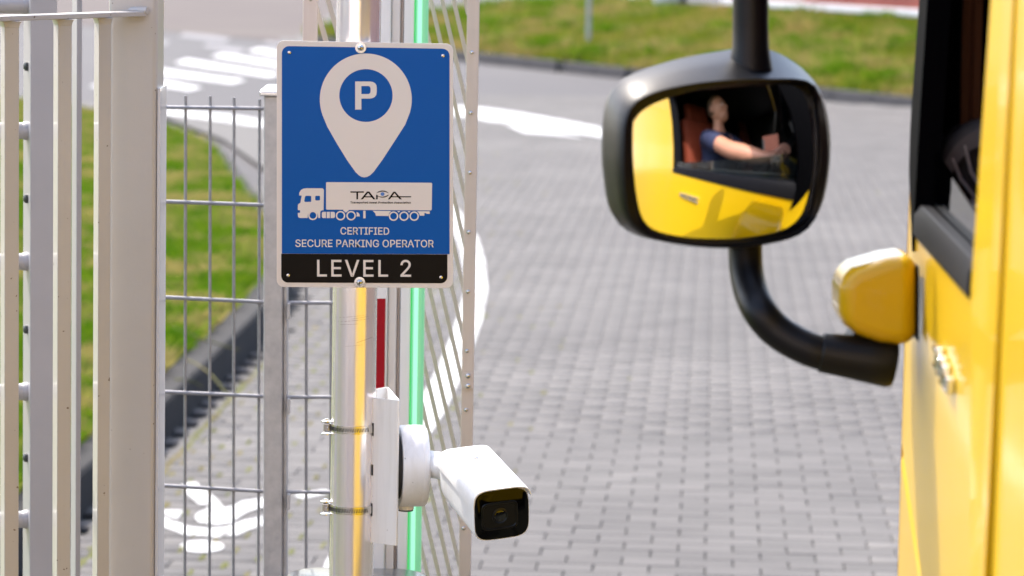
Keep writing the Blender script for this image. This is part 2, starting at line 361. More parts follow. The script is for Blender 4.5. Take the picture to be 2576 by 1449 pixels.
# far surfaces
struct(MB().flat([[atz(x, y, -.05) for x, y in ((-900, -40), (-900, 60), (200, 62), (418, 78), (694, 104), (760, 112), (800, 70), (900, -40))]]), 'far_pavement', M['pink'])
struct(MB().flat([[atz(x, y, -.048) for x, y in ((700, 92), (742, 96), (800, 58), (840, 28), (900, 2), (960, 40), (840, 110), (800, 135), (720, 128))]]), 'pale_path', M['pale_conc'])
struct(MB().flat([[atz(x, y, -.016) for x, y in ((-300, 250), (60, 252), (300, 262), (420, 276), (700, 305), (760, 345), (725, 420), (660, 420), (560, 350), (418, 296), (205, 268), (-300, 262))]]), 'pale_pavement_strip', M['pale_conc'])
# painted markings (thin sheets of paint)
def marking(name, polys, m, z, label=None):
    mb = MB()
    for p in polys: mb.flat([[atz(x, y, z) for x, y in p]])
    return struct(mb, name, m)
def zz(pts, ox=500, oy=0, k=.2899): return [((ox+x*k)/1.2422, (oy+y*k)/1.2422) for x, y in pts]
ZEB = [[(290, 634), (1300, 795), (1180, 830), (150, 678)], [(-30, 730), (930, 862), (775, 902), (-220, 776)], [(-250, 812), (460, 942), (310, 976), (-460, 856)],
       [(680, 574), (1500, 702), (1370, 740), (545, 606)], [(1080, 516), (1800, 631), (1660, 674), (930, 552)], [(1480, 450), (2100, 550), (1950, 610), (1300, 500)],
       [(-560, 860), (60, 975), (-160, 1040), (-760, 930)]]
for i, p in enumerate(ZEB):
    marking('zebra_stripe', [zz(p)], M['paint'], -.052)
for p in ([(265, 345), (770, 408), (700, 455), (200, 392)], [(505, 468), (930, 530), (850, 585), (455, 500)], [(1160, 440), (1500, 480), (1450, 520), (1100, 470)], [(-300, 400), (110, 440), (60, 490), (-330, 440)]):
    marking('worn_stripe', [zz(p)], M['oldpaint'], -.052)
marking('edge_line', [[(300, 262), (418, 276), (540, 285), (664, 301), (760, 318), (760, 338), (664, 319), (540, 302), (418, 287), (300, 272)]], M['paint'], -.010)
marking('direction_arrow', [[(1100, 262), (1208, 271), (1300, 283), (1420, 304), (1560, 331), (1560, 352), (1430, 331), (1330, 312), (1240, 305), (1100, 282)],
                            [(1268, 311), (1330, 317), (1400, 329), (1470, 346), (1400, 339), (1318, 333)]], M['paint'], .004)
arcO = [(1100, 470), (1146, 520), (1180, 560), (1203, 600), (1219, 655), (1226, 727), (1213, 802), (1195, 858), (1172, 920), (1143, 984), (1119, 1035), (1085, 1085), (1020, 1180), (960, 1260), (915, 1330), (890, 1370), (852, 1425), (832, 1475)]
arcI = [(1060, 478), (1110, 530), (1140, 575), (1158, 625), (1168, 680), (1168, 735), (1152, 797), (1129, 862), (1101, 925), (1078, 967), (1064, 995), (1035, 1040), (970, 1140), (905, 1225), (885, 1285), (862, 1340), (820, 1412), (802, 1470)]
mb = MB()
for i in range(len(arcO)-1): mb.flat([[atz(*p, .004) for p in (arcO[i], arcO[i+1], arcI[i+1], arcI[i])]])
struct(mb, 'curved_line', M['paint'])
def r3(pts): return [((x*.414)/1.2422, (1200+y*.414)/1.2422) for x, y in pts]
pic = [r3(p) for p in (
    [(1240, 1000), (1330, 1040), (1430, 1078), (1560, 1090), (1700, 1080), (1840, 1032), (1985, 997), (2140, 960), (2140, 1020), (1985, 1062), (1880, 1095), (1780, 1140), (1600, 1158), (1500, 1140), (1400, 1140), (1320, 1105), (1240, 1080), (1120, 1060), (1100, 1000)],
    [(1140, 955), (1240, 948), (1385, 952), (1335, 1018), (1250, 982)],
    [(1490, 975), (1555, 945), (1590, 905), (1505, 908), (1430, 845), (1362, 768), (1420, 742), (1490, 745), (1510, 785), (1580, 820), (1650, 880), (1690, 938), (1760, 920), (1830, 885), (1985, 860), (2120, 850), (2120, 905), (1985, 925), (1860, 965), (1790, 1010), (1750, 1045), (1640, 1058), (1500, 1040), (1470, 1005)])]
hd = r3([(1525+165*math.cos(t), 1225+44*math.sin(t)) for t in np.linspace(0, 2*math.pi, 28)[:-1]])
marking('painted_pictogram', pic+[hd], M['paint'], .004)
marking('painted_dash', [[(735, 1244), (815, 1232), (835, 1238), (760, 1254)]], M['paint'], .004)
# kerb of the lawn: single stones
KH, KW = .165, .19
kerb = bpy.data.objects.new('lawn_kerb', None); COL.objects.link(kerb); kerb['kind'] = 'structure'; BASE['lawn_kerb'] = V(0, 0, 0)
pts = [V(x, y, 0) for x, y in LAWN]; dense = []
for p, q in zip(pts, pts[1:]):
    k = max(1, int((q-p).length/.1)); dense += [p.lerp(q, i/k) for i in range(k)]
for it in range(12): dense = [dense[0]] + [(dense[i-1]+dense[i]*2+dense[i+1])/4 for i in range(1, len(dense)-1)] + [dense[-1]]
def outw(i):
    t = (dense[min(i+1, len(dense)-1)]-dense[max(i-1, 0)]).normalized(); return V(t.y, -t.x, 0)
i = 0
while i < len(dense)-11:
    if dense[i+10].y > 8:
        mb = MB(); rs = []
        for j in range(i, i+11, 2):
            nn = outw(j); t = V(-nn.y, nn.x, 0); p = dense[j] + (t*.004 if j == i else (-t*.004 if j == i+10 else V(0, 0, 0)))
            a, b = p, p-nn*KW
            rs.append([a+V(0, 0, -.05), a+V(0, 0, KH-.02)-nn*.012, a+V(0, 0, KH-.004)-nn*.022, a+V(0, 0, KH)-nn*.034, b+V(0, 0, KH), b+V(0, 0, -.05)])
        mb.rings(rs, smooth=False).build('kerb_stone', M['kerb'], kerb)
    i += 10
# lawn ground and blades
gv = [p-outw(i)*(KW-.01)+V(0, 0, KH-.035) for i, p in enumerate(dense)]
struct(MB().flat([gv + [V(-30, 42, KH-.035), V(-30, 2, KH-.035)]]), 'lawn', M['lawnsoil'])
def blades(n, sampler, hlo, hhi, wlo, whi, m, name, lean=.5):
    P = sampler(n); n = len(P); az = rng.uniform(0, 2*np.pi, n); h = rng.uniform(hlo, hhi, n); w = rng.uniform(wlo, whi, n); ln = rng.uniform(0, lean, n)*h; la = rng.uniform(0, 2*np.pi, n)
    dx, dy = np.cos(az)*w/2, np.sin(az)*w/2
    v = np.zeros((n, 4, 3)); v[:, 0] = P + np.stack([-dx, -dy, 0*dx], 1); v[:, 1] = P + np.stack([dx, dy, 0*dx], 1)
    mid = P + np.stack([np.cos(la)*ln*.35, np.sin(la)*ln*.35, h*.6], 1); tip = P + np.stack([np.cos(la)*ln, np.sin(la)*ln, h], 1)
    v[:, 2] = mid + np.stack([dx, dy, 0*dx], 1)*.8; v[:, 3] = tip
    f = np.stack([np.array([[0, 1, 2], [0, 2, 3]]) + 4*i for i in range(1)])[0]
    F_ = (f[None] + (np.arange(n)*4)[:, None, None]).reshape(-1, 3)
    return np_mesh(name, v.reshape(-1, 3), F_, m)
ly = np.array([p.y for p in dense]); lx = np.array([(p-outw(i)*(KW-.02)).x for i, p in enumerate(dense)])
def lawn_sample(n):
    y = 12.0 + (41-12.0)*rng.random(n*2)**1.15; e = np.interp(y, ly, lx); x = e - rng.random(n*2)**1.1*np.maximum(.3, (e+.158*y+.3))
    keep = (x > -.165*y-.2) & (x < e+.015); x, y = x[keep][:n], y[keep][:n]
    return np.stack([x, y, np.full(len(x), KH-.035)], 1)
blades(150000, lawn_sample, .05, .13, .006, .013, M['lawn'], 'lawn_grass', 1.1)
stk = MB()
for (a, b, c) in (((470, 905), (530, 925), (575, 1000)), ((440, 955), (480, 950), (510, 975)), ((430, 820), (520, 860), (600, 880))):
    A, B, C_ = atz(*a, .22), atz(*b, .25), atz(*c, .14); stk.tube([A*(1-t)**2+B*2*t*(1-t)+C_*t*t for t in np.linspace(0, 1, 9)], .004, 5)
stk.build('dry_grass_stalks', M['moss'], kind='stuff')
# grass bank on the far side with its kerb
K1, K2 = V(4.99, 43.3, 0), V(-3.86, 61.8, 0); kd = (K2-K1).normalized(); kn = V(-kd.y, kd.x, 0)
if kn.y < 0: kn = -kn
fk = bpy.data.objects.new('far_kerb', None); COL.objects.link(fk); fk['kind'] = 'structure'; BASE['far_kerb'] = V(0, 0, 0)
Lk = (K2-K1).length; s0 = -6.0
gaps = {}
for (gx, gy) in ((1361, 172), (1495, 191)):
    p = atz(gx, gy); gaps[(p-K1).dot(kd)] = 1
s = s0
cuts = sorted(gaps)
while s < Lk-.5:
    e = s+1.0
    for c in cuts:
        if s < c-.12 and e > c-.12: e = c-.12
        elif abs(s-(c-.12)) < .01: s = c+.12; e = s+1.0
    p, q = K1+kd*(s+.006), K1+kd*(e-.006); m_ = (p+q)/2+kn*.07
    MB().box(m_+V(0, 0, .02), ((q-p).length, .14, .17), (kd, kn, V(0, 0, 1))).build('kerb_stone', M['farkerb'], fk, bevel=.012, seg=1)
    s = e
for c in cuts:
    MB().box(K1+kd*c+kn*.09+V(0, 0, .04), (.24, .10, .12), (kd, kn, V(0, 0, 1))).build('drain_gap', M['dark'], fk)
BW, BH = 5.6, .74
def bank_z(d): return .10 + (BH-.10)*np.clip(d/BW, 0, 1)**.8
nb, na = 12, 40; vs = []; fs = []
for i in range(na+1):
    for j in range(nb+1):
        s_ = -8+(Lk+8)*i/na; d = .13+(BW+.2)*j/nb; p = K1+kd*s_+kn*d
        vs.append((p.x, p.y, float(bank_z(d)) + .05*mnoise.noise(p*.7) - (0.02 if j == 0 else 0)))
for i in range(na):
    for j in range(nb): a_ = i*(nb+1)+j; fs.append((a_, a_+nb+1, a_+nb+2, a_+1))
struct(MB().add(vs, fs, True), 'grass_bank', M['banksoil'])
def bank_sample(n):
    s_ = rng.uniform(-5, Lk, n); d = rng.uniform(.05, BW, n)
    tuft = np.array([mnoise.noise(V(a*1.1, b*1.1, 5.0)) for a, b in zip(s_[:4000], d[:4000])])
    return np.stack([K1.x+kd.x*s_+kn.x*d, K1.y+kd.y*s_+kn.y*d, bank_z(d)-.02], 1)
blades(110000, bank_sample, .05, .16, .012, .03, M['bank'], 'bank_grass', 1.2)
def tuft_sample(n):
    cs = rng.uniform(-5, Lk, 150); cd = rng.uniform(.3, BW, 150); k = rng.integers(0, 150, n)
    s_ = cs[k]+rng.normal(0, .22, n); d = np.clip(cd[k]+rng.normal(0, .18, n), .1, BW)
    return np.stack([K1.x+kd.x*s_+kn.x*d, K1.y+kd.y*s_+kn.y*d, bank_z(d)-.02], 1)
blades(30000, tuft_sample, .12, .26, .012, .03, M['lawn'], 'bank_tufts', .9)

# ================================================================== BRICK BUILDING at the top of the bank
W1 = K1+kn*(BW-.05)+V(0, 0, BH); w0, w1 = -9.0, 15.0
bld = thing('brick_building', 'long red brick building with a white ledge and rendered plinth above the grass bank', 'building', W1+kd*3)
def wpt(s_, d, z): return W1+kd*s_+kn*d+V(0, 0, z-BH)
def wbox(sa, sb, da, db, za, zb): return MB().box((wpt(sa, da, za)+wpt(sb, db, zb))/2, (sb-sa, db-da, zb-za), (kd, kn, V(0, 0, 1)))
zl0 = .835
wbox(w0, w1, .03, .5, .3, zl0).build('plinth', M['plinth'], bld)
wbox(w0, w1, -.05, .5, zl0, zl0+.105).build('ledge', M['ledgewhite'], bld, bevel=.01, seg=1)
wbox(w0, w1, .035, .5, zl0+.105, 4.5).build('wall', M['mortar'], bld)
wbox(w0, w1, -.15, 4.0, 4.5, 4.7).build('roof', M['ledgewhite'], bld)
bk = loose_mesh(MB().box((0, 0, 0), (.24, .03, .071)), 'brick', M['brick']); rz = math.atan2(kd.y, kd.x)
for row in range(5):
    for k in range(60):
        s_ = -2.6 + k*.25 + (.125 if row % 2 else 0); p = wpt(s_, .022, zl0+.105+.045+row*.083)
        inst('brick', bk, bld, p, (0, 0, rz))
wbox(w0, w1, .021, .034, zl0+.105+5*.083+.01, 4.5).build('upper_brickwork', M['brick'], bld)
# second brick building beside the lane: the truck's mirror shows it through the far window
wh = thing('brick_warehouse', 'long red brick warehouse beside the lane, glimpsed through the cab in the truck mirror', 'building', V(15, 0, 0))
WHC = mat('warm_brickwork', (.12, .036, .022), .9, col2=(.10, .03, .018), scale=.8, bump=.3)
MB().box(V(16, -2, 3.5), (2, 50, 7)).build('side_wall', WHC, wh)
MB().box(V(16, -2, 7.15), (2.6, 50.6, .3)).build('roof_edge', M['ledgewhite'], wh)
for yy in range(-24, 22, 6):
    fr = MB().box(V(14.98, yy, 2.6), (.10, 2.4, 1.8)).build('window', M['bollard'], wh)
    MB().box(V(14.95, yy, 2.6), (.08, 2.1, 1.5)).build('pane', M['housing'], fr)
hall = thing('bounce_hall', 'pale pinkish hall added unseen behind the eye point to bounce warm light on the sign', 'building', V(-6.5, -10, 0))  # out of view, added as a warm bounce surface for the shaded sign side
HC = mat('bounce_cladding', (.66, .50, .42), .7, col2=(.62, .46, .385), scale=.5)
MB().box(V(-7.5, -11, 4.5), (19, 2, 9)).build('wall', HC, hall)
MB().box(V(-7.5, -11, 9.15), (19.4, 2.5, .3)).build('roof_edge', M['ledgewhite'], hall)
MB().box(V(-7.5, -9.97, .3), (18.9, .08, .6)).build('plinth', M['plinth'], hall)
for xx in (-14, -9.5, -5, -.5):
    d_ = MB().box(V(xx, -9.96, 2.2), (2.9, .10, 3.2)).build('dock_door', M['ledgewhite'], hall)
    for k_ in range(5): MB().box(V(xx, -9.90, .95+k_*.62), (2.8, .03, .58)).build('door_panel', M['boom'], d_)
# signpost, bollard and pale drum on the bank
b = atz(1480, 141, .12)
pp = thing('sign_post', 'thin grey metal post standing alone at the foot of the grass bank', 'post', b)
MB().tube([b-V(0, 0, .1), b+V(0, 0, 3.0)], .036, 14).build('pole', M['post'], pp)
MB().lathe([(.05, 0), (.05, .04), (.038, .06)], b+V(0, 0, -.02), (0, 0, 1)).build('base_collar', M['post'], pp)
b = W1 + kd*((atz(1701, 20, BH)-W1).dot(kd)) - kn*.25
bo = thing('bollard', 'short dark bollard by the white ledge of the brick building', 'bollard', b)
MB().lathe([(.06, 0), (.06, .75), (.05, .8), (.02, .83)], b-V(0, 0, .1), (0, 0, 1)).build('post', M['bollard'], bo)
MB().lathe([(.063, .6), (.063, .68)], b-V(0, 0, .1), (0, 0, 1)).build('band', M['ledgewhite'], bo)
b = b + kd*.42 - kn*.1
dr = thing('white_drum', 'rounded white container beside the dark bollard on the bank', 'container', b)
MB().lathe([(.12, -.02), (.2, .03), (.24, .12), (.25, .5), (.25, .9)], b, (0, 0, 1), 24).build('body', M['ledgewhite'], dr)
MB().lathe([(.262, .9), (.262, .95), (.2, .98)], b, (0, 0, 1), 24).build('lid', M['ledgewhite'], dr)

# ================================================================== MESH FENCE
YF = 7.24
fb = at(600, 1449, YF); fb.z = 0
fence = thing('mesh_fence', 'galvanised welded wire fence between the grey gate post and the sign pole', 'fence', fb)
xs_top = [(467, 241), (529, 242), (589, 245), (653, 250)]; xs_bot = [465, 527, 587, 650]
for (xt, yt), xb in zip(xs_top, xs_bot):
    p = at(xt, yt, YF); q = at(xb, 1449, YF); d = (q-p)/(p.z-q.z); MB().tube([p, p+d*(p.z-.06)], .0032, 8).build('vertical_wire', M['wire'], fence)
for xt, xb in ((771, 770), (834, 831)):
    p = at(xt, 300, YF); q = at(xb, 1449, YF); d = (q-p)/(p.z-q.z); MB().tube([p, p+d*(p.z-.06)], .0032, 8).build('vertical_wire', M['wire'], fence)
for yl, yr in ((270, 273), (507, 516), (748, 760), (986, 997), (1222, 1236), (1458, 1473), (1694, 1710), (1930, 1948), (2166, 2186)):
    sl = (yr-yl)/244
    for off in (-.0072, .0072):
        MB().tube([at(385, yl-33*sl, YF+off), at(668, yr+6*sl, YF+off)], .0041, 8).build('horizontal_wire', M['wire'], fence)
        MB().tube([at(715, yr+2, YF+off), at(838, yr+2, YF+off)], .0041, 8).build('horizontal_wire', M['wire'], fence)
pt, pb = at(690, 240, YF), at(688, 1449, YF); ax = (pt-pb).normalized(); bot = pt-ax*(pt.z/ax.z)
wpx = YF/F
post = MB().box((pt+bot)/2+ax*.0, (48*wpx, .06, (pt-bot).length), (V(1, 0, 0), V(0, 1, 0), ax)).build('fence_post', M['galv'], fence, bevel=.004)
po = MB().box((pt+bot)/2 + V(29.5*wpx, .012, -.002), (9*wpx, .05, (pt-bot).length-.02), (V(1, 0, 0), V(0, 1, 0), ax)).build('cover_strip', M['galv'], fence, bevel=.002)
c = pt+ax*.006; hw, hd_ = 34*wpx, .04
MB().rings([[c+V(sx*hw, sy*hd_, -.006) for sx, sy in ((-1, -1), (1, -1), (1, 1), (-1, 1))], [c+V(sx*hw, sy*hd_, .004) for sx, sy in ((-1, -1), (1, -1), (1, 1), (-1, 1))],
            [c+V(sx*hw*.55, sy*hd_*.5, .016) for sx, sy in ((-1, -1), (1, -1), (1, 1), (-1, 1))]], smooth=False).build('post_cap', M['zinc'], post, bevel=.003)
for y in (783, 1022, 1262, 1500):
    MB().box(at(726, y, YF-.02), (.006, .02, .034)).build('clip', M['galv'], post, bevel=.001)

# ================================================================== GREY GATE ON THE LEFT
YG = 6.2
gb = at(330, 1449, YG); gb.z = 0
gate = thing('painted_gate', 'grey painted steel gate wing with flat bars hung on a broad square post', 'gate', gb)
a0, a1 = at(272, 0, YG), at(272, 1449, YG); up = V(0, 0, 1); k = YG/F
xl = at(270, 700, YG).x; xr = at(393, 700, YG).x
MB().box(((xl+xr)/2, YG+.06, 2.0), (xr-xl, .12, 4.0)).build('gate_post', M['gate'], gate, bevel=.010, seg=4)
z0 = at(400, 222, YG).z
MB().box((xr+.0025, YG+.062, z0/2), (.005, .118, z0)).build('edge_strip', M['wedge'], gate, bevel=.001)
X0g = at(345, 60, YG).x; gd = V(-.44, -.9, 0).normalized(); gn = V(-gd.y*-1, 0, 0); gn = V(gd.y*-1, gd.x, 0)   # gd runs along the wing towards the eye, gn faces right
if gn.x < 0: gn = -gn
def wing(x, y0=YG, x0=X0g, off=0):
    """point on the wing line seen in picture column x"""
    sx = (x-CX)/F; # (x0+gd.x s)/(y0+gd.y s)=sx/cosines
    sx2 = at(x, 700, 1.0).x; s_ = (sx2*y0-x0)/(gd.x-sx2*gd.y); return V(x0, y0, 0)+gd*s_
zt = at(345, 34, YG).z
pA, pB = V(X0g, YG, 0)-gd*.002, wing(-150)
MB().box((pA+pB)/2+V(0, 0, zt), ((pB-pA).length, .040, .009), (gd, gn, V(0, 0, 1))).build('top_rail', M['gate'], gate, bevel=.0015)
MB().box((pA+pB)/2+V(0, 0, .25), ((pB-pA).length, .040, .009), (gd, gn, V(0, 0, 1))).build('bottom_rail', M['gate'], gate, bevel=.0015)
nb = V(.30, -.954, 0); na_ = V(-.954, -.30, 0)
for xc, ln in ((-110, .025), (24, .0245), (156, .024), (256, .022)):
    p = wing(xc)
    MB().box(p+V(0, 0, (zt-.0045+.254)/2), (ln, .046, zt-.0045-.254), (na_, nb, V(0, 0, 1))).build('flat_bar', M['gate'], gate, bevel=.0012)
    MB().rings([[p+na_*(sx*ln/2*w)+nb*(sy*.023*w2)+V(0, 0, z) for sx, sy in ((-1, -1), (1, -1), (1, 1), (-1, 1))] for w, w2, z in ((1.01, 1.01, zt-.016), (1.12, 1.06, zt-.009), (1.35, 1.16, zt-.0048))], smooth=False).build('weld_seam', M['gate'], gate, bevel=.001)
MB().tube([V(X0g, YG-.002, zt+.006)+gn*x_ for x_ in (-.022, 0, .022)], .006, 8).build('weld_seam', M['gate'], gate)
# second leaf behind with round rungs
Y2 = 6.75
b2 = at(95, 1449, Y2); b2.z = 0
leaf = thing('rung_gate', 'grey gate leaf with round rungs behind the flat bar gate at the left edge', 'gate', b2)
pc = at(100, 700, Y2); pc = V(pc.x, pc.y, 0); n1 = gn
k2 = Y2/F
st = MB().box(pc+V(0, 0, 2.0), (.052, .085, 4.0), (na_, nb, V(0, 0, 1))).build('stile', M['gate2'], leaf, bevel=.002)
pe = pc+na_*.026+nb*.004
for y in (14, 330, 660, 988, 1310, 1630):
    z = at(59, y, Y2-.03).z; s_ = pe+V(0, 0, z)+gd*.0
    MB().tube([s_, s_+na_*.6], .0165, 14).build('rung', M['gate2'], leaf)
    MB().lathe([(.0195, -.004), (.0185, .004), (.0165, .010)], s_, na_, 14).build('weld_collar', M['gate2'], leaf)
sc = loose_mesh(MB().lathe([(.0095, 0), (.009, .005), (.005, .008)], (0, 0, 0), na_, 12), 'screw', M['bollard'])
for y in (165, 497, 825, 1147):
    p = pe+nb*.006+V(0, 0, at(53, y, Y2).z); inst('screw', sc, leaf, p)
p = at(192, 700, 6.9); p = V(p.x, p.y, 2.0)
b3 = V(p.x, p.y, 0)
bar = thing('gate_upright', 'narrow grey upright bar standing alone just left of the broad gate post', 'upright', b3)
MB().box(p, (.0105, .055, 4.0), (na_, nb, V(0, 0, 1))).build('bar', M['gate2'], bar, bevel=.0015)
MB().box(b3+V(0, 0, .006), (.12, .10, .012), (na_, nb, V(0, 0, 1))).build('foot_plate', M['gate2'], bar)

# outlines of the lettering on the sign: points (0..9999 across, 0..999 up) and triangles
GLYPHS = {}
GLYPHS['cert'] = ([[8632,13],[7735,13],[7735,986],[8624,986],[8624,851],[7953,851],[7953,573],[8578,573],[8578,437],[7953,437],[7953,148],[8632,148],[7532,13],[6843,13],[6843,148],[7079,148],[7079,851],[6843,851],[6843,986],[7532,986],[7532,851],[7297,851],[7297,148],[7532,148],[6030,13],[5812,13],[5812,986],[6692,986],[6692,851],[6030,851],[6030,559],[6630,559],[6630,423],[6030,423],[5608,13],[4920,13],[4920,148],[5155,148],[5155,851],[4920,851],[4920,986],[5608,986],[5608,851],[5373,851],[5373,148],[5608,148],[4142,851],[3707,851],[3707,986],[4793,986],[4793,851],[4359,851],[4359,13],[4142,13],[2786,13],[2568,13],[2568,986],[3066,986],[3168,982],[3260,969],[3339,947],[3406,918],[3461,881],[3503,838],[3533,790],[3551,737],[3557,681],[3551,624],[3533,572],[3503,524],[3460,482],[3405,446],[3338,417],[3259,396],[3168,384],[3066,379],[2666,379],[2666,516],[3059,516],[3124,518],[3178,525],[3224,536],[3260,551],[3289,570],[3311,592],[3327,618],[3337,648],[3340,681],[3337,715],[3327,745],[3311,772],[3289,795],[3260,814],[3223,830],[3177,842],[3122,849],[3057,851],[2786,851],[3622,13],[3370,13],[3014,467],[3260,467],[2331,13],[1435,13],[1435,986],[2324,986],[2324,851],[1653,851],[1653,573],[2278,573],[2278,437],[1653,437],[1653,148],[2331,148],[842,22],[776,10],[708,2],[636,0],[518,7],[409,27],[308,61],[219,108],[143,166],[82,235],[36,314],[9,402],[0,499],[9,596],[36,684],[82,764],[143,833],[219,891],[308,938],[408,972],[518,992],[636,999],[707,997],[775,989],[841,977],[903,961],[961,939],[1015,913],[1063,883],[1106,849],[1144,811],[1174,770],[1198,725],[1220,659],[1002,659],[985,700],[969,727],[949,751],[925,773],[898,793],[867,810],[834,825],[798,837],[760,846],[720,853],[679,857],[637,858],[559,854],[487,840],[421,817],[362,785],[312,745],[271,696],[240,639],[221,573],[214,499],[221,425],[240,359],[271,302],[313,253],[363,213],[422,182],[488,159],[559,145],[637,141],[679,142],[720,146],[760,153],[798,162],[834,174],[867,189],[898,206],[925,226],[949,248],[969,272],[985,299],[1002,340],[1220,340],[1198,275],[1175,230],[1145,188],[1107,150],[1064,116],[1016,86],[962,60],[904,39],[8869,13],[9310,13],[9528,30],[9692,78],[9823,155],[9920,256],[9979,374],[9999,500],[9979,625],[9920,743],[9823,844],[9692,921],[9528,969],[9310,986],[8869,986],[9087,148],[9320,148],[9466,160],[9575,195],[9663,251],[9727,324],[9767,409],[9780,500],[9767,590],[9727,675],[9663,748],[9575,804],[9466,839],[9320,851],[9087,851]], [[1,5,2],[5,3,2],[5,4,3],[1,6,5],[1,9,6],[9,7,6],[9,8,7],[1,10,9],[1,11,10],[1,0,11],[17,19,18],[17,20,19],[16,20,17],[15,21,16],[21,20,16],[15,22,21],[13,15,14],[13,22,15],[13,23,22],[13,12,23],[25,29,26],[29,27,26],[29,28,27],[25,30,29],[25,33,30],[33,31,30],[33,32,31],[25,24,33],[39,41,40],[39,42,41],[38,42,39],[37,43,38],[43,42,38],[37,44,43],[35,37,36],[35,44,37],[35,45,44],[35,34,45],[47,49,48],[47,50,49],[46,50,47],[53,51,46],[51,50,46],[53,52,51],[55,77,56],[77,97,56],[97,57,56],[97,58,57],[97,59,58],[97,60,59],[97,61,60],[97,62,61],[97,96,62],[96,63,62],[77,54,97],[95,63,96],[94,63,95],[93,63,94],[93,64,63],[92,64,93],[91,64,92],[90,64,91],[90,65,64],[89,65,90],[88,65,89],[88,66,65],[87,66,88],[86,66,87],[86,67,66],[85,67,86],[85,68,67],[84,68,85],[83,68,84],[83,69,68],[82,69,83],[81,69,82],[80,69,81],[79,69,80],[79,70,69],[78,70,79],[55,76,77],[54,100,77],[100,78,77],[100,70,78],[100,101,70],[101,71,70],[54,75,100],[75,99,100],[98,72,101],[72,71,101],[73,98,72],[74,98,73],[75,98,74],[55,75,76],[55,54,75],[99,98,75],[103,107,104],[107,105,104],[107,106,105],[103,108,107],[103,111,108],[111,109,108],[111,110,109],[103,112,111],[103,113,112],[103,102,113],[134,136,135],[134,137,136],[133,137,134],[133,138,137],[133,139,138],[132,139,133],[132,140,139],[132,141,140],[131,141,132],[131,142,141],[130,142,131],[130,160,142],[160,143,142],[130,161,160],[159,143,160],[158,143,159],[130,162,161],[157,143,158],[157,144,143],[156,144,157],[130,163,162],[155,144,156],[129,163,130],[154,144,155],[129,164,163],[154,145,144],[153,145,154],[152,145,153],[129,165,164],[151,145,152],[151,146,145],[128,165,129],[150,146,151],[128,166,165],[149,146,150],[149,147,146],[148,147,149],[128,167,166],[127,167,128],[127,168,167],[126,168,127],[126,169,168],[126,170,169],[125,170,126],[125,171,170],[124,171,125],[124,172,171],[189,191,190],[189,192,191],[123,172,124],[123,173,172],[188,192,189],[188,193,192],[187,193,188],[123,174,173],[186,193,187],[122,174,123],[186,194,193],[185,194,186],[122,175,174],[184,194,185],[183,194,184],[183,195,194],[122,176,175],[182,195,183],[121,176,122],[181,195,182],[121,177,176],[180,195,181],[180,196,195],[179,196,180],[121,178,177],[178,196,179],[121,196,178],[121,197,196],[120,197,121],[120,198,197],[119,198,120],[119,199,198],[119,114,199],[118,114,119],[118,115,114],[118,116,115],[117,116,118],[200,201,216],[200,216,215],[201,202,217],[201,217,216],[202,203,218],[202,218,217],[203,204,219],[203,219,218],[204,205,220],[204,220,219],[205,206,221],[205,221,220],[206,207,222],[206,222,221],[207,208,223],[207,223,222],[208,209,224],[208,224,223],[209,210,225],[209,225,224],[210,211,226],[210,226,225],[211,212,227],[211,227,226],[212,213,228],[212,228,227],[213,214,229],[213,229,228],[214,200,215],[214,215,229]])
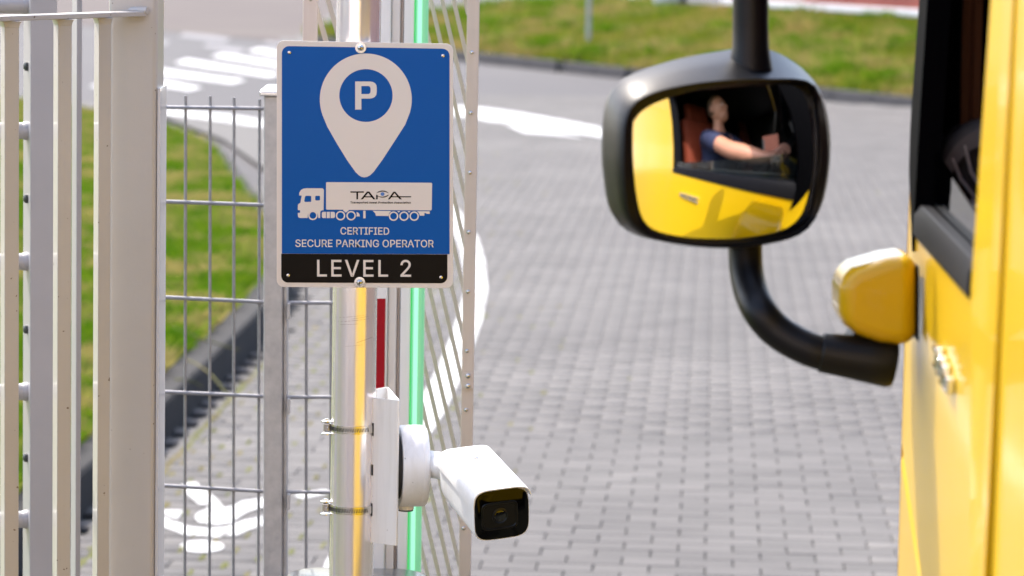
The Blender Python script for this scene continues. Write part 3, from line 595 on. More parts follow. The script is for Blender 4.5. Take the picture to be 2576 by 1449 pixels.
GLYPHS['sec'] = ([[9692,16],[9611,16],[9611,986],[9795,986],[9832,982],[9866,969],[9895,947],[9920,918],[9940,882],[9955,839],[9966,791],[9973,738],[9975,682],[9973,625],[9966,573],[9955,526],[9940,483],[9919,448],[9895,419],[9865,398],[9832,386],[9795,382],[9647,382],[9647,517],[9792,517],[9816,520],[9836,527],[9853,538],[9866,553],[9877,571],[9885,594],[9891,620],[9894,649],[9895,682],[9894,716],[9891,746],[9885,772],[9877,795],[9866,815],[9852,830],[9836,842],[9815,850],[9791,852],[9692,852],[9999,16],[9906,16],[9775,469],[9866,469],[9415,65],[9378,31],[9338,10],[9294,4],[9251,10],[9211,31],[9174,65],[9141,111],[9113,169],[9091,238],[9074,317],[9064,404],[9060,501],[9064,598],[9074,686],[9091,765],[9113,833],[9141,891],[9174,938],[9211,972],[9251,992],[9294,999],[9338,992],[9378,972],[9415,938],[9447,891],[9475,833],[9497,764],[9514,685],[9524,598],[9527,501],[9524,404],[9514,317],[9497,238],[9475,169],[9447,111],[9216,185],[9240,162],[9266,148],[9294,144],[9322,148],[9348,162],[9372,184],[9394,215],[9412,255],[9428,304],[9439,361],[9446,427],[9449,501],[9446,575],[9439,641],[9428,699],[9412,748],[9394,787],[9372,819],[9348,841],[9322,854],[9294,859],[9266,854],[9240,841],[9216,818],[9194,787],[9176,747],[9160,698],[9149,641],[9142,575],[9139,501],[9142,427],[9149,361],[9160,304],[9176,256],[9194,216],[8765,851],[8605,851],[8605,986],[9005,986],[9005,851],[8845,851],[8845,16],[8765,16],[8194,16],[8109,16],[8299,986],[8384,986],[8576,16],[8492,16],[8382,585],[8375,623],[8368,666],[8359,715],[8350,771],[8339,836],[8324,930],[8358,930],[8344,836],[8333,769],[8323,712],[8315,664],[8307,621],[8301,586],[8464,384],[8221,384],[8221,309],[8464,309],[7789,16],[7708,16],[7708,986],[7892,986],[7929,982],[7963,969],[7992,947],[8017,918],[8037,882],[8052,839],[8063,791],[8070,738],[8072,682],[8070,625],[8063,573],[8052,526],[8037,483],[8016,448],[7992,419],[7962,398],[7929,386],[7892,382],[7744,382],[7744,517],[7889,517],[7913,520],[7933,527],[7950,538],[7963,553],[7974,571],[7982,594],[7988,620],[7991,649],[7992,682],[7991,716],[7988,746],[7982,772],[7974,795],[7963,815],[7949,830],[7933,842],[7912,850],[7888,852],[7789,852],[8096,16],[8003,16],[7872,469],[7963,469],[7621,16],[7291,16],[7291,986],[7619,986],[7619,851],[7372,851],[7372,574],[7602,574],[7602,439],[7372,439],[7372,151],[7621,151],[6929,16],[6849,16],[6849,986],[7031,986],[7069,982],[7103,968],[7132,945],[7156,914],[7176,877],[7192,832],[7203,783],[7210,730],[7212,674],[7210,617],[7203,564],[7192,515],[7177,470],[7156,433],[7132,401],[7103,378],[7069,364],[7031,360],[6898,360],[6898,494],[7028,494],[7052,497],[7072,505],[7089,518],[7102,535],[7113,556],[7121,581],[7127,609],[7131,640],[7132,674],[7131,708],[7127,739],[7121,767],[7113,791],[7102,812],[7089,829],[7072,842],[7052,849],[7028,852],[6929,852],[6652,65],[6615,31],[6575,10],[6532,4],[6488,10],[6448,31],[6411,65],[6378,111],[6351,169],[6328,238],[6311,317],[6301,404],[6298,501],[6301,598],[6311,686],[6328,765],[6351,833],[6378,891],[6411,938],[6448,972],[6488,992],[6532,999],[6575,992],[6615,972],[6652,938],[6685,891],[6712,833],[6735,764],[6751,685],[6761,598],[6765,501],[6761,404],[6751,317],[6735,238],[6712,169],[6685,111],[6453,185],[6478,162],[6504,148],[6532,144],[6559,148],[6585,162],[6609,184],[6631,215],[6650,255],[6665,304],[6677,361],[6684,427],[6686,501],[6684,575],[6677,641],[6665,699],[6650,748],[6631,787],[6609,819],[6585,841],[6559,854],[6532,859],[6504,854],[6478,841],[6453,818],[6432,787],[6413,747],[6398,698],[6386,641],[6379,575],[6377,501],[6379,427],[6386,361],[6398,304],[6413,256],[6432,216],[5939,53],[5905,26],[5868,9],[5828,4],[5783,11],[5742,31],[5705,65],[5672,112],[5644,169],[5622,238],[5606,317],[5596,405],[5593,501],[5596,597],[5606,685],[5622,764],[5644,833],[5672,891],[5704,938],[5741,972],[5781,992],[5824,999],[5851,996],[5877,989],[5902,976],[5925,959],[5947,937],[5967,910],[5985,880],[6001,846],[6015,808],[6026,768],[6035,724],[6043,661],[5961,661],[5954,700],[5947,726],[5939,750],[5931,772],[5921,791],[5910,809],[5898,824],[5886,836],[5872,846],[5857,853],[5841,857],[5825,859],[5797,854],[5771,841],[5747,818],[5726,787],[5707,746],[5692,698],[5681,640],[5674,575],[5671,501],[5674,427],[5681,362],[5692,305],[5708,257],[5726,217],[5748,185],[5773,162],[5799,148],[5828,144],[5854,147],[5878,158],[5900,176],[5919,200],[5935,230],[5948,266],[5958,308],[5964,354],[5966,423],[6084,384],[5834,384],[5834,519],[6044,519],[6044,400],[6041,325],[6032,255],[6016,192],[5995,136],[5970,90],[5171,16],[5091,16],[5091,986],[5179,986],[5388,377],[5393,360],[5400,340],[5407,317],[5415,292],[5423,265],[5432,235],[5441,205],[5450,172],[5463,121],[5435,113],[5433,163],[5431,197],[5430,231],[5429,263],[5429,293],[5429,322],[5428,348],[5428,371],[5428,392],[5428,986],[5508,986],[5508,16],[5420,16],[5234,560],[5226,584],[5217,609],[5209,635],[5200,663],[5190,694],[5180,728],[5168,767],[5154,810],[5133,878],[5165,887],[5167,825],[5168,782],[5169,741],[5170,703],[5170,669],[5171,638],[5171,611],[5171,588],[5171,569],[5016,16],[4763,16],[4763,151],[4849,151],[4849,851],[4763,851],[4763,986],[5016,986],[5016,851],[4930,851],[4930,151],[5016,151],[4505,526],[4371,263],[4371,436],[4384,468],[4396,496],[4407,523],[4419,550],[4431,576],[4443,602],[4455,627],[4467,652],[4480,677],[4634,986],[4740,986],[4508,526],[4407,16],[4327,16],[4327,986],[4407,986],[4407,649],[4406,447],[4407,389],[4737,16],[4641,16],[4452,511],[4502,627],[3960,16],[3880,16],[3880,986],[4063,986],[4101,982],[4134,969],[4163,947],[4188,918],[4208,882],[4224,839],[4235,791],[4241,738],[4243,682],[4241,625],[4235,573],[4224,526],[4208,483],[4188,448],[4163,419],[4134,398],[4100,386],[4063,382],[3916,382],[3916,517],[4060,517],[4084,520],[4104,527],[4121,538],[4134,553],[4145,571],[4153,594],[4159,620],[4162,649],[4164,682],[4162,716],[4159,746],[4153,772],[4145,795],[4134,815],[4121,830],[4104,842],[4084,850],[4059,852],[3960,852],[4267,16],[4175,16],[4044,469],[4134,469],[3440,16],[3355,16],[3545,986],[3631,986],[3823,16],[3738,16],[3628,585],[3621,623],[3614,666],[3605,715],[3596,771],[3585,836],[3571,930],[3605,930],[3590,836],[3579,769],[3570,712],[3561,664],[3554,621],[3547,586],[3710,384],[3467,384],[3467,309],[3710,309],[3039,16],[2959,16],[2959,986],[3142,986],[3179,982],[3213,968],[3242,945],[3267,914],[3287,877],[3302,832],[3313,783],[3320,730],[3322,674],[3320,617],[3313,564],[3302,515],[3287,470],[3267,433],[3242,401],[3213,378],[3179,364],[3142,360],[3008,360],[3008,494],[3139,494],[3163,497],[3183,505],[3199,518],[3213,535],[3224,556],[3232,581],[3238,609],[3241,640],[3242,674],[3241,708],[3238,739],[3232,767],[3224,791],[3213,812],[3199,829],[3182,842],[3162,849],[3138,852],[3039,852],[2685,16],[2355,16],[2355,986],[2682,986],[2682,851],[2435,851],[2435,574],[2665,574],[2665,439],[2435,439],[2435,151],[2685,151],[1988,16],[1908,16],[1908,986],[2091,986],[2129,982],[2162,969],[2191,947],[2216,918],[2236,882],[2252,839],[2263,791],[2270,738],[2272,682],[2270,625],[2263,573],[2252,526],[2236,483],[2216,448],[2191,419],[2162,398],[2129,386],[2091,382],[1944,382],[1944,517],[2088,517],[2112,520],[2133,527],[2149,538],[2163,553],[2173,571],[2181,594],[2187,620],[2191,649],[2192,682],[2191,716],[2187,746],[2181,772],[2173,795],[2162,815],[2149,830],[2132,842],[2112,850],[2088,852],[1988,852],[2296,16],[2203,16],[2072,469],[2162,469],[1707,46],[1674,21],[1638,6],[1599,1],[1559,6],[1523,21],[1491,46],[1462,80],[1438,122],[1418,171],[1404,227],[1396,287],[1393,351],[1393,986],[1473,986],[1473,361],[1474,320],[1479,282],[1488,247],[1499,217],[1514,191],[1531,170],[1551,154],[1573,145],[1599,141],[1624,145],[1647,154],[1666,170],[1683,191],[1698,217],[1709,247],[1717,282],[1722,320],[1724,361],[1724,986],[1804,986],[1804,351],[1801,287],[1793,227],[1779,171],[1759,122],[1735,81],[1175,26],[1150,14],[1125,6],[1099,4],[1056,10],[1015,31],[978,65],[945,111],[918,169],[895,238],[878,317],[868,404],[865,501],[868,598],[878,686],[895,765],[918,833],[945,891],[978,938],[1015,972],[1056,992],[1099,999],[1125,997],[1150,989],[1174,977],[1197,961],[1218,939],[1238,914],[1256,884],[1272,850],[1286,812],[1297,771],[1306,726],[1314,660],[1233,660],[1227,701],[1221,728],[1214,752],[1205,774],[1195,794],[1184,811],[1172,826],[1159,838],[1145,847],[1130,854],[1115,858],[1099,859],[1071,854],[1044,841],[1020,818],[998,786],[980,746],[965,697],[953,640],[946,575],[944,501],[946,427],[953,362],[965,305],[980,256],[999,216],[1020,185],[1044,162],[1071,148],[1099,144],[1115,145],[1130,149],[1145,156],[1159,166],[1172,178],[1184,192],[1195,209],[1205,229],[1214,251],[1221,275],[1227,302],[1234,343],[1314,343],[1306,277],[1297,233],[1286,191],[1272,154],[1257,120],[1239,90],[1219,64],[1197,43],[798,16],[468,16],[468,986],[795,986],[795,851],[548,851],[548,574],[778,574],[778,439],[548,439],[548,151],[798,151],[297,37],[266,17],[232,4],[194,0],[158,4],[125,15],[95,35],[69,61],[46,94],[28,134],[14,179],[5,229],[0,298],[82,298],[86,253],[92,226],[100,203],[111,183],[124,167],[140,154],[157,144],[175,139],[194,137],[215,139],[235,146],[253,156],[269,171],[282,189],[293,210],[301,234],[306,260],[307,289],[306,314],[302,335],[296,352],[287,368],[276,383],[262,396],[247,407],[231,418],[213,428],[152,459],[112,485],[79,516],[51,555],[31,602],[19,657],[15,720],[18,773],[26,823],[39,867],[57,906],[79,939],[105,965],[133,984],[164,995],[197,999],[231,995],[261,984],[289,964],[314,939],[336,907],[353,869],[367,827],[375,780],[379,715],[301,715],[294,768],[283,801],[267,827],[247,848],[223,860],[195,864],[175,862],[157,856],[141,845],[127,831],[115,815],[106,796],[99,774],[95,751],[94,725],[95,699],[100,677],[107,658],[118,641],[130,627],[143,614],[157,604],[171,595],[185,588],[236,562],[252,554],[268,544],[284,532],[301,518],[318,502],[333,482],[348,460],[360,433],[371,403],[379,369],[384,330],[386,287],[383,235],[376,186],[363,140],[345,100],[323,65]], [[1,23,2],[23,43,2],[43,3,2],[43,4,3],[43,5,4],[43,6,5],[43,7,6],[43,8,7],[43,42,8],[42,9,8],[23,0,43],[41,9,42],[40,9,41],[39,9,40],[39,10,9],[38,10,39],[37,10,38],[36,10,37],[36,11,10],[35,11,36],[34,11,35],[34,12,11],[33,12,34],[32,12,33],[32,13,12],[31,13,32],[31,14,13],[30,14,31],[29,14,30],[29,15,14],[28,15,29],[27,15,28],[26,15,27],[25,15,26],[25,16,15],[24,16,25],[1,22,23],[0,46,23],[46,24,23],[46,16,24],[46,47,16],[47,17,16],[0,21,46],[21,45,46],[44,18,47],[18,17,47],[19,44,18],[20,44,19],[21,44,20],[1,21,22],[1,0,21],[45,44,21],[68,70,69],[67,70,68],[67,71,70],[66,71,67],[66,72,71],[65,72,66],[65,73,72],[64,73,65],[64,105,73],[105,74,73],[64,106,105],[104,74,105],[103,74,104],[64,107,106],[102,74,103],[64,108,107],[63,108,64],[102,75,74],[101,75,102],[63,109,108],[100,75,101],[63,110,109],[62,110,63],[100,76,75],[99,76,100],[62,111,110],[98,76,99],[62,112,111],[61,112,62],[98,77,76],[97,77,98],[61,113,112],[60,113,61],[97,78,77],[96,78,97],[60,114,113],[95,78,96],[60,115,114],[95,79,78],[59,115,60],[59,116,115],[94,79,95],[94,80,79],[58,116,59],[58,117,116],[93,80,94],[93,81,80],[57,117,58],[57,118,117],[92,81,93],[57,119,118],[91,81,92],[91,82,81],[56,119,57],[56,84,119],[90,82,91],[56,85,84],[89,82,90],[89,83,82],[55,85,56],[55,86,85],[88,83,89],[55,87,86],[87,83,88],[55,83,87],[55,48,83],[54,48,55],[54,49,48],[53,49,54],[52,49,53],[52,50,49],[51,50,52],[121,123,122],[121,124,123],[120,124,121],[127,125,120],[125,124,120],[127,126,125],[129,140,130],[140,131,130],[140,141,131],[141,132,131],[129,139,140],[142,132,141],[129,143,139],[143,138,139],[143,138,142],[138,132,142],[137,148,138],[148,132,138],[129,149,143],[149,144,143],[136,148,137],[149,145,144],[135,148,136],[149,146,145],[134,148,135],[149,147,146],[149,150,147],[150,128,147],[133,151,134],[151,148,134],[129,150,149],[150,148,149],[150,151,148],[151,132,148],[129,128,150],[133,132,151],[153,175,154],[175,195,154],[195,155,154],[195,156,155],[195,157,156],[195,158,157],[195,159,158],[195,160,159],[195,194,160],[194,161,160],[175,152,195],[193,161,194],[192,161,193],[191,161,192],[191,162,161],[190,162,191],[189,162,190],[188,162,189],[188,163,162],[187,163,188],[186,163,187],[186,164,163],[185,164,186],[184,164,185],[184,165,164],[183,165,184],[183,166,165],[182,166,183],[181,166,182],[181,167,166],[180,167,181],[179,167,180],[178,167,179],[177,167,178],[177,168,167],[176,168,177],[153,174,175],[152,198,175],[198,176,175],[198,168,176],[198,199,168],[199,169,168],[152,173,198],[173,197,198],[196,170,199],[170,169,199],[171,196,170],[172,196,171],[173,196,172],[153,173,174],[153,152,173],[197,196,173],[201,205,202],[205,203,202],[205,204,203],[201,206,205],[201,209,206],[209,207,206],[209,208,207],[201,210,209],[201,211,210],[201,200,211],[213,255,214],[255,215,214],[255,216,215],[255,217,216],[255,218,217],[255,219,218],[255,220,219],[255,254,220],[254,253,220],[253,221,220],[213,235,255],[235,212,255],[252,221,253],[251,221,252],[251,222,221],[250,222,251],[249,222,250],[248,222,249],[248,223,222],[247,223,248],[246,223,247],[246,224,223],[245,224,246],[244,224,245],[244,225,224],[243,225,244],[243,226,225],[242,226,243],[241,226,242],[241,227,226],[240,227,241],[239,227,240],[238,227,239],[238,228,227],[237,228,238],[236,228,237],[213,234,235],[212,236,235],[212,233,236],[233,228,236],[233,229,228],[233,230,229],[233,231,230],[233,232,231],[213,233,234],[213,212,233],[276,278,277],[275,278,276],[275,279,278],[274,279,275],[274,280,279],[273,280,274],[273,281,280],[272,281,273],[272,313,281],[313,282,281],[272,314,313],[312,282,313],[311,282,312],[272,315,314],[310,282,311],[272,316,315],[271,316,272],[310,283,282],[309,283,310],[271,317,316],[308,283,309],[271,318,317],[270,318,271],[308,284,283],[307,284,308],[270,319,318],[306,284,307],[270,320,319],[269,320,270],[306,285,284],[305,285,306],[269,321,320],[268,321,269],[305,286,285],[304,286,305],[268,322,321],[303,286,304],[268,323,322],[303,287,286],[267,323,268],[267,324,323],[302,287,303],[302,288,287],[266,324,267],[266,325,324],[301,288,302],[301,289,288],[265,325,266],[265,326,325],[300,289,301],[265,327,326],[299,289,300],[299,290,289],[264,327,265],[264,292,327],[298,290,299],[264,293,292],[297,290,298],[297,291,290],[263,293,264],[263,294,293],[296,291,297],[263,295,294],[295,291,296],[263,291,295],[263,256,291],[262,256,263],[262,257,256],[261,257,262],[260,257,261],[260,258,257],[260,259,258],[348,350,349],[348,351,350],[347,351,348],[347,352,351],[347,353,352],[346,353,347],[346,354,353],[345,354,346],[345,355,354],[345,356,355],[344,374,345],[374,356,345],[374,357,356],[344,375,374],[373,357,374],[372,357,373],[344,376,375],[371,357,372],[370,357,371],[370,358,357],[344,377,376],[369,358,370],[343,377,344],[368,358,369],[343,378,377],[367,358,368],[367,359,358],[366,359,367],[343,379,378],[365,359,366],[365,360,359],[342,379,343],[364,360,365],[342,380,379],[363,360,364],[363,361,360],[362,361,363],[342,381,380],[341,381,342],[341,382,381],[340,382,341],[340,383,382],[403,405,404],[403,401,405],[401,406,405],[340,384,383],[339,384,340],[339,385,384],[403,400,401],[402,406,401],[338,385,339],[407,402,406],[403,400,402],[400,407,402],[338,386,385],[399,407,400],[399,408,407],[337,386,338],[398,408,399],[337,387,386],[397,408,398],[337,388,387],[397,409,408],[336,388,337],[396,409,397],[336,389,388],[395,409,396],[395,410,409],[336,390,389],[394,410,395],[335,390,336],[335,391,390],[393,410,394],[335,392,391],[392,410,393],[335,410,392],[335,411,410],[334,411,335],[334,328,411],[333,328,334],[333,329,328],[332,329,333],[332,330,329],[331,330,332],[413,449,414],[449,415,414],[449,450,415],[450,416,415],[435,437,436],[435,438,437],[451,416,450],[413,448,449],[452,416,451],[413,447,448],[453,446,452],[446,416,452],[413,453,447],[453,446,447],[413,454,453],[445,416,446],[413,455,454],[444,416,445],[413,456,455],[443,416,444],[413,457,456],[442,416,443],[413,458,457],[441,416,442],[413,459,458],[440,416,441],[413,412,459],[439,416,440],[434,438,435],[439,417,416],[433,438,434],[439,418,417],[432,438,433],[439,419,418],[431,438,432],[439,420,419],[430,438,431],[439,421,420],[439,429,421],[429,422,421],[429,422,430],[422,438,430],[423,438,422],[439,428,429],[424,438,423],[439,427,428],[425,438,424],[439,426,427],[426,438,425],[439,438,426],[465,467,466],[465,468,467],[464,468,465],[463,469,464],[469,468,464],[463,470,469],[461,463,462],[461,470,463],[461,471,470],[461,460,471],[488,490,489],[488,474,490],[474,491,490],[483,485,484],[483,497,485],[497,486,485],[482,497,483],[481,497,482],[474,475,491],[475,476,491],[476,492,491],[481,496,497],[486,494,497],[480,496,481],[479,496,480],[478,496,479],[477,496,478],[473,486,472],[473,494,486],[476,496,477],[476,495,496],[492,495,476],[493,495,492],[488,473,474],[487,495,493],[488,494,473],[487,494,488],[495,494,487],[499,521,500],[521,541,500],[541,501,500],[541,502,501],[541,503,502],[541,504,503],[541,505,504],[541,506,505],[541,540,506],[540,507,506],[521,498,541],[539,507,540],[538,507,539],[537,507,538],[537,508,507],[536,508,537],[535,508,536],[534,508,535],[534,509,508],[533,509,534],[532,509,533],[532,510,509],[531,510,532],[530,510,531],[530,511,510],[529,511,530],[529,512,511],[528,512,529],[527,512,528],[527,513,512],[526,513,527],[525,513,526],[524,513,525],[523,513,524],[523,514,513],[522,514,523],[499,520,521],[498,544,521],[544,522,521],[544,514,522],[544,545,514],[545,515,514],[498,519,544],[519,543,544],[542,516,545],[516,515,545],[517,542,516],[518,542,517],[519,542,518],[499,519,520],[499,498,519],[543,542,519],[547,558,548],[558,549,548],[558,559,549],[559,550,549],[547,557,558],[560,550,559],[547,561,557],[561,556,557],[561,556,560],[556,550,560],[555,566,556],[566,550,556],[547,567,561],[567,562,561],[554,566,555],[567,563,562],[553,566,554],[567,564,563],[552,566,553],[567,565,564],[567,568,565],[568,546,565],[551,569,552],[569,566,552],[547,568,567],[568,566,567],[568,569,566],[569,550,566],[547,546,568],[551,550,569],[571,613,572],[613,573,572],[613,574,573],[613,575,574],[613,576,575],[613,577,576],[613,578,577],[613,612,578],[612,611,578],[611,579,578],[571,593,613],[593,570,613],[610,579,611],[609,579,610],[609,580,579],[608,580,609],[607,580,608],[606,580,607],[606,581,580],[605,581,606],[604,581,605],[604,582,581],[603,582,604],[602,582,603],[602,583,582],[601,583,602],[601,584,583],[600,584,601],[599,584,600],[599,585,584],[598,585,599],[597,585,598],[596,585,597],[596,586,585],[595,586,596],[594,586,595],[571,592,593],[570,594,593],[570,591,594],[591,586,594],[591,587,586],[591,588,587],[591,589,588],[591,590,589],[571,591,592],[571,570,591],[615,619,616],[619,617,616],[619,618,617],[615,620,619],[615,623,620],[623,621,620],[623,622,621],[615,624,623],[615,625,624],[615,614,625],[627,649,628],[649,669,628],[669,629,628],[669,630,629],[669,631,630],[669,632,631],[669,633,632],[669,634,633],[669,668,634],[668,635,634],[649,626,669],[667,635,668],[666,635,667],[665,635,666],[665,636,635],[664,636,665],[663,636,664],[662,636,663],[662,637,636],[661,637,662],[660,637,661],[660,638,637],[659,638,660],[658,638,659],[658,639,638],[657,639,658],[657,640,639],[656,640,657],[655,640,656],[655,641,640],[654,641,655],[653,641,654],[652,641,653],[651,641,652],[651,642,641],[650,642,651],[627,648,649],[626,672,649],[672,650,649],[672,642,650],[672,673,642],[673,643,642],[626,647,672],[647,671,672],[670,644,673],[644,643,673],[645,670,644],[646,670,645],[647,670,646],[627,647,648],[627,626,647],[671,670,647],[686,688,687],[686,689,688],[707,709,708],[707,710,709],[686,690,689],[706,710,707],[685,690,686],[706,711,710],[685,691,690],[705,711,706],[684,691,685],[705,712,711],[684,692,691],[704,712,705],[684,693,692],[703,712,704],[683,693,684],[703,713,712],[683,694,693],[702,713,703],[683,695,694],[701,713,702],[701,714,713],[682,695,683],[682,696,695],[700,714,701],[682,697,696],[699,714,700],[698,714,699],[682,698,697],[682,714,698],[682,715,714],[681,715,682],[681,674,715],[680,674,681],[680,675,674],[679,675,680],[679,676,675],[678,676,679],[678,677,676],[736,738,737],[736,739,738],[735,739,736],[735,740,739],[735,741,740],[734,741,735],[734,742,741],[734,743,742],[733,743,734],[733,744,743],[732,744,733],[732,762,744],[762,745,744],[732,763,762],[761,745,762],[760,745,761],[732,764,763],[759,745,760],[759,746,745],[758,746,759],[732,765,764],[757,746,758],[731,765,732],[756,746,757],[731,766,765],[756,747,746],[755,747,756],[754,747,755],[731,767,766],[753,747,754],[753,748,747],[730,767,731],[752,748,753],[730,768,767],[751,748,752],[751,749,748],[750,749,751],[730,769,768],[729,769,730],[729,770,769],[728,770,729],[728,771,770],[728,772,771],[727,772,728],[727,773,772],[726,773,727],[726,774,773],[791,793,792],[791,794,793],[725,774,726],[725,775,774],[790,794,791],[790,795,794],[789,795,790],[725,776,775],[788,795,789],[724,776,725],[788,796,795],[787,796,788],[724,777,776],[786,796,787],[785,796,786],[785,797,796],[724,778,777],[784,797,785],[723,778,724],[783,797,784],[723,779,778],[782,797,783],[782,798,797],[781,798,782],[723,780,779],[780,798,781],[723,798,780],[723,799,798],[722,799,723],[722,800,799],[721,800,722],[721,801,800],[721,716,801],[720,716,721],[720,717,716],[720,718,717],[719,718,720],[803,807,804],[807,805,804],[807,806,805],[803,808,807],[803,811,808],[811,809,808],[811,810,809],[803,812,811],[803,813,812],[803,802,813],[869,871,870],[868,871,869],[868,872,871],[867,872,868],[867,873,872],[866,873,867],[866,874,873],[865,874,866],[865,875,874],[865,876,875],[864,876,865],[864,886,876],[886,885,876],[885,877,876],[863,887,864],[887,886,864],[863,888,887],[884,877,885],[863,889,888],[883,877,884],[863,890,889],[863,891,890],[882,877,883],[882,878,877],[862,891,863],[862,892,891],[881,878,882],[862,893,892],[881,879,878],[862,894,893],[861,894,862],[880,879,881],[861,895,894],[861,896,895],[860,896,861],[860,897,896],[860,898,897],[860,899,898],[859,899,860],[859,900,899],[859,901,900],[859,902,901],[859,903,902],[858,903,859],[858,904,903],[858,905,904],[858,906,905],[857,906,858],[857,907,906],[857,908,907],[857,909,908],[857,910,909],[856,910,857],[856,911,910],[855,911,856],[855,912,911],[855,913,912],[854,913,855],[854,914,913],[853,914,854],[852,914,853],[851,914,852],[851,915,914],[850,915,851],[849,915,850],[849,916,915],[848,916,849],[847,916,848],[846,916,847],[846,917,916],[845,917,846],[825,827,826],[825,828,827],[844,917,845],[844,918,917],[843,918,844],[825,829,828],[843,919,918],[842,919,843],[824,829,825],[824,830,829],[841,919,842],[824,831,830],[840,919,841],[840,920,919],[824,832,831],[823,832,824],[839,920,840],[823,833,832],[838,920,839],[823,834,833],[837,920,838],[823,835,834],[837,921,920],[836,921,837],[823,836,835],[823,921,836],[822,921,823],[822,922,921],[821,922,822],[821,814,922],[820,814,821],[820,815,814],[819,815,820],[819,816,815],[818,816,819],[818,817,816]])
GLYPHS['lev'] = ([[9999,0],[8871,0],[8871,106],[9446,452],[9493,480],[9535,506],[9572,531],[9606,553],[9635,574],[9660,595],[9681,615],[9698,634],[9711,654],[9721,673],[9726,694],[9728,715],[9726,738],[9718,760],[9706,780],[9689,798],[9668,814],[9643,829],[9614,841],[9582,851],[9547,860],[9509,865],[9468,869],[9426,870],[9380,869],[9338,865],[9299,858],[9264,849],[9232,837],[9204,823],[9180,807],[9160,789],[9144,769],[9132,747],[9125,723],[9122,685],[8876,685],[8882,740],[8895,781],[8917,819],[8949,855],[8988,887],[9034,916],[9087,940],[9147,961],[9212,978],[9281,990],[9353,997],[9430,999],[9507,997],[9579,990],[9647,978],[9710,962],[9768,941],[9819,918],[9864,891],[9902,860],[9932,827],[9954,792],[9967,755],[9972,717],[9969,689],[9963,662],[9952,635],[9937,609],[9916,582],[9889,554],[9856,525],[9817,494],[9771,461],[9717,425],[9655,386],[9585,344],[9208,121],[9208,130],[9999,130],[7563,0],[6517,0],[6517,986],[6773,986],[6773,131],[7563,131],[6011,0],[4917,0],[4917,986],[6001,986],[6001,855],[5173,855],[5173,564],[5944,564],[5944,433],[5173,433],[5173,131],[6011,131],[3876,0],[3600,0],[2959,986],[3229,986],[3594,406],[3610,379],[3629,349],[3649,314],[3671,275],[3695,232],[3722,184],[3750,131],[3788,58],[3690,58],[3728,132],[3756,185],[3782,233],[3806,276],[3828,315],[3848,349],[3866,379],[3881,406],[4238,986],[4509,986],[2607,0],[1514,0],[1514,986],[2598,986],[2598,855],[1770,855],[1770,564],[2541,564],[2541,433],[1770,433],[1770,131],[2607,131],[1047,0],[0,0],[0,986],[256,986],[256,131],[1047,131]], [[51,53,52],[51,54,53],[50,54,51],[50,55,54],[49,55,50],[49,56,55],[48,56,49],[48,57,56],[47,57,48],[47,58,57],[46,58,47],[46,59,58],[45,59,46],[45,60,59],[44,28,45],[28,27,45],[27,60,45],[26,60,27],[25,60,26],[44,29,28],[24,60,25],[44,30,29],[24,61,60],[23,61,24],[44,31,30],[43,31,44],[22,61,23],[43,32,31],[21,61,22],[43,33,32],[20,61,21],[20,62,61],[43,34,33],[42,34,43],[19,62,20],[42,35,34],[18,62,19],[18,63,62],[42,36,35],[41,36,42],[17,63,18],[41,37,36],[16,63,17],[16,64,63],[41,38,37],[40,38,41],[15,64,16],[40,39,38],[15,65,64],[14,65,15],[13,65,14],[13,66,65],[12,66,13],[12,67,66],[11,67,12],[11,68,67],[10,68,11],[9,68,10],[9,69,68],[8,69,9],[8,70,69],[7,70,8],[7,71,70],[6,71,7],[5,71,6],[5,72,71],[4,72,5],[4,73,72],[3,73,4],[3,74,73],[2,74,3],[2,75,74],[2,76,75],[2,78,76],[78,77,76],[2,79,78],[2,0,79],[1,0,2],[81,83,82],[81,84,83],[81,85,84],[81,80,85],[87,91,88],[91,89,88],[91,90,89],[87,92,91],[87,95,92],[95,93,92],[95,94,93],[87,96,95],[87,97,96],[87,86,97],[99,101,100],[99,102,101],[119,121,120],[119,98,121],[99,103,102],[118,98,119],[117,98,118],[99,104,103],[116,98,117],[99,105,104],[115,98,116],[99,106,105],[114,98,115],[99,107,106],[113,98,114],[99,108,107],[112,109,113],[109,98,113],[99,112,108],[112,109,108],[99,111,112],[110,98,109],[99,110,111],[99,98,110],[123,127,124],[127,125,124],[127,126,125],[123,128,127],[123,131,128],[131,129,128],[131,130,129],[123,132,131],[123,133,132],[123,122,133],[135,137,136],[135,138,137],[135,139,138],[135,134,139]])
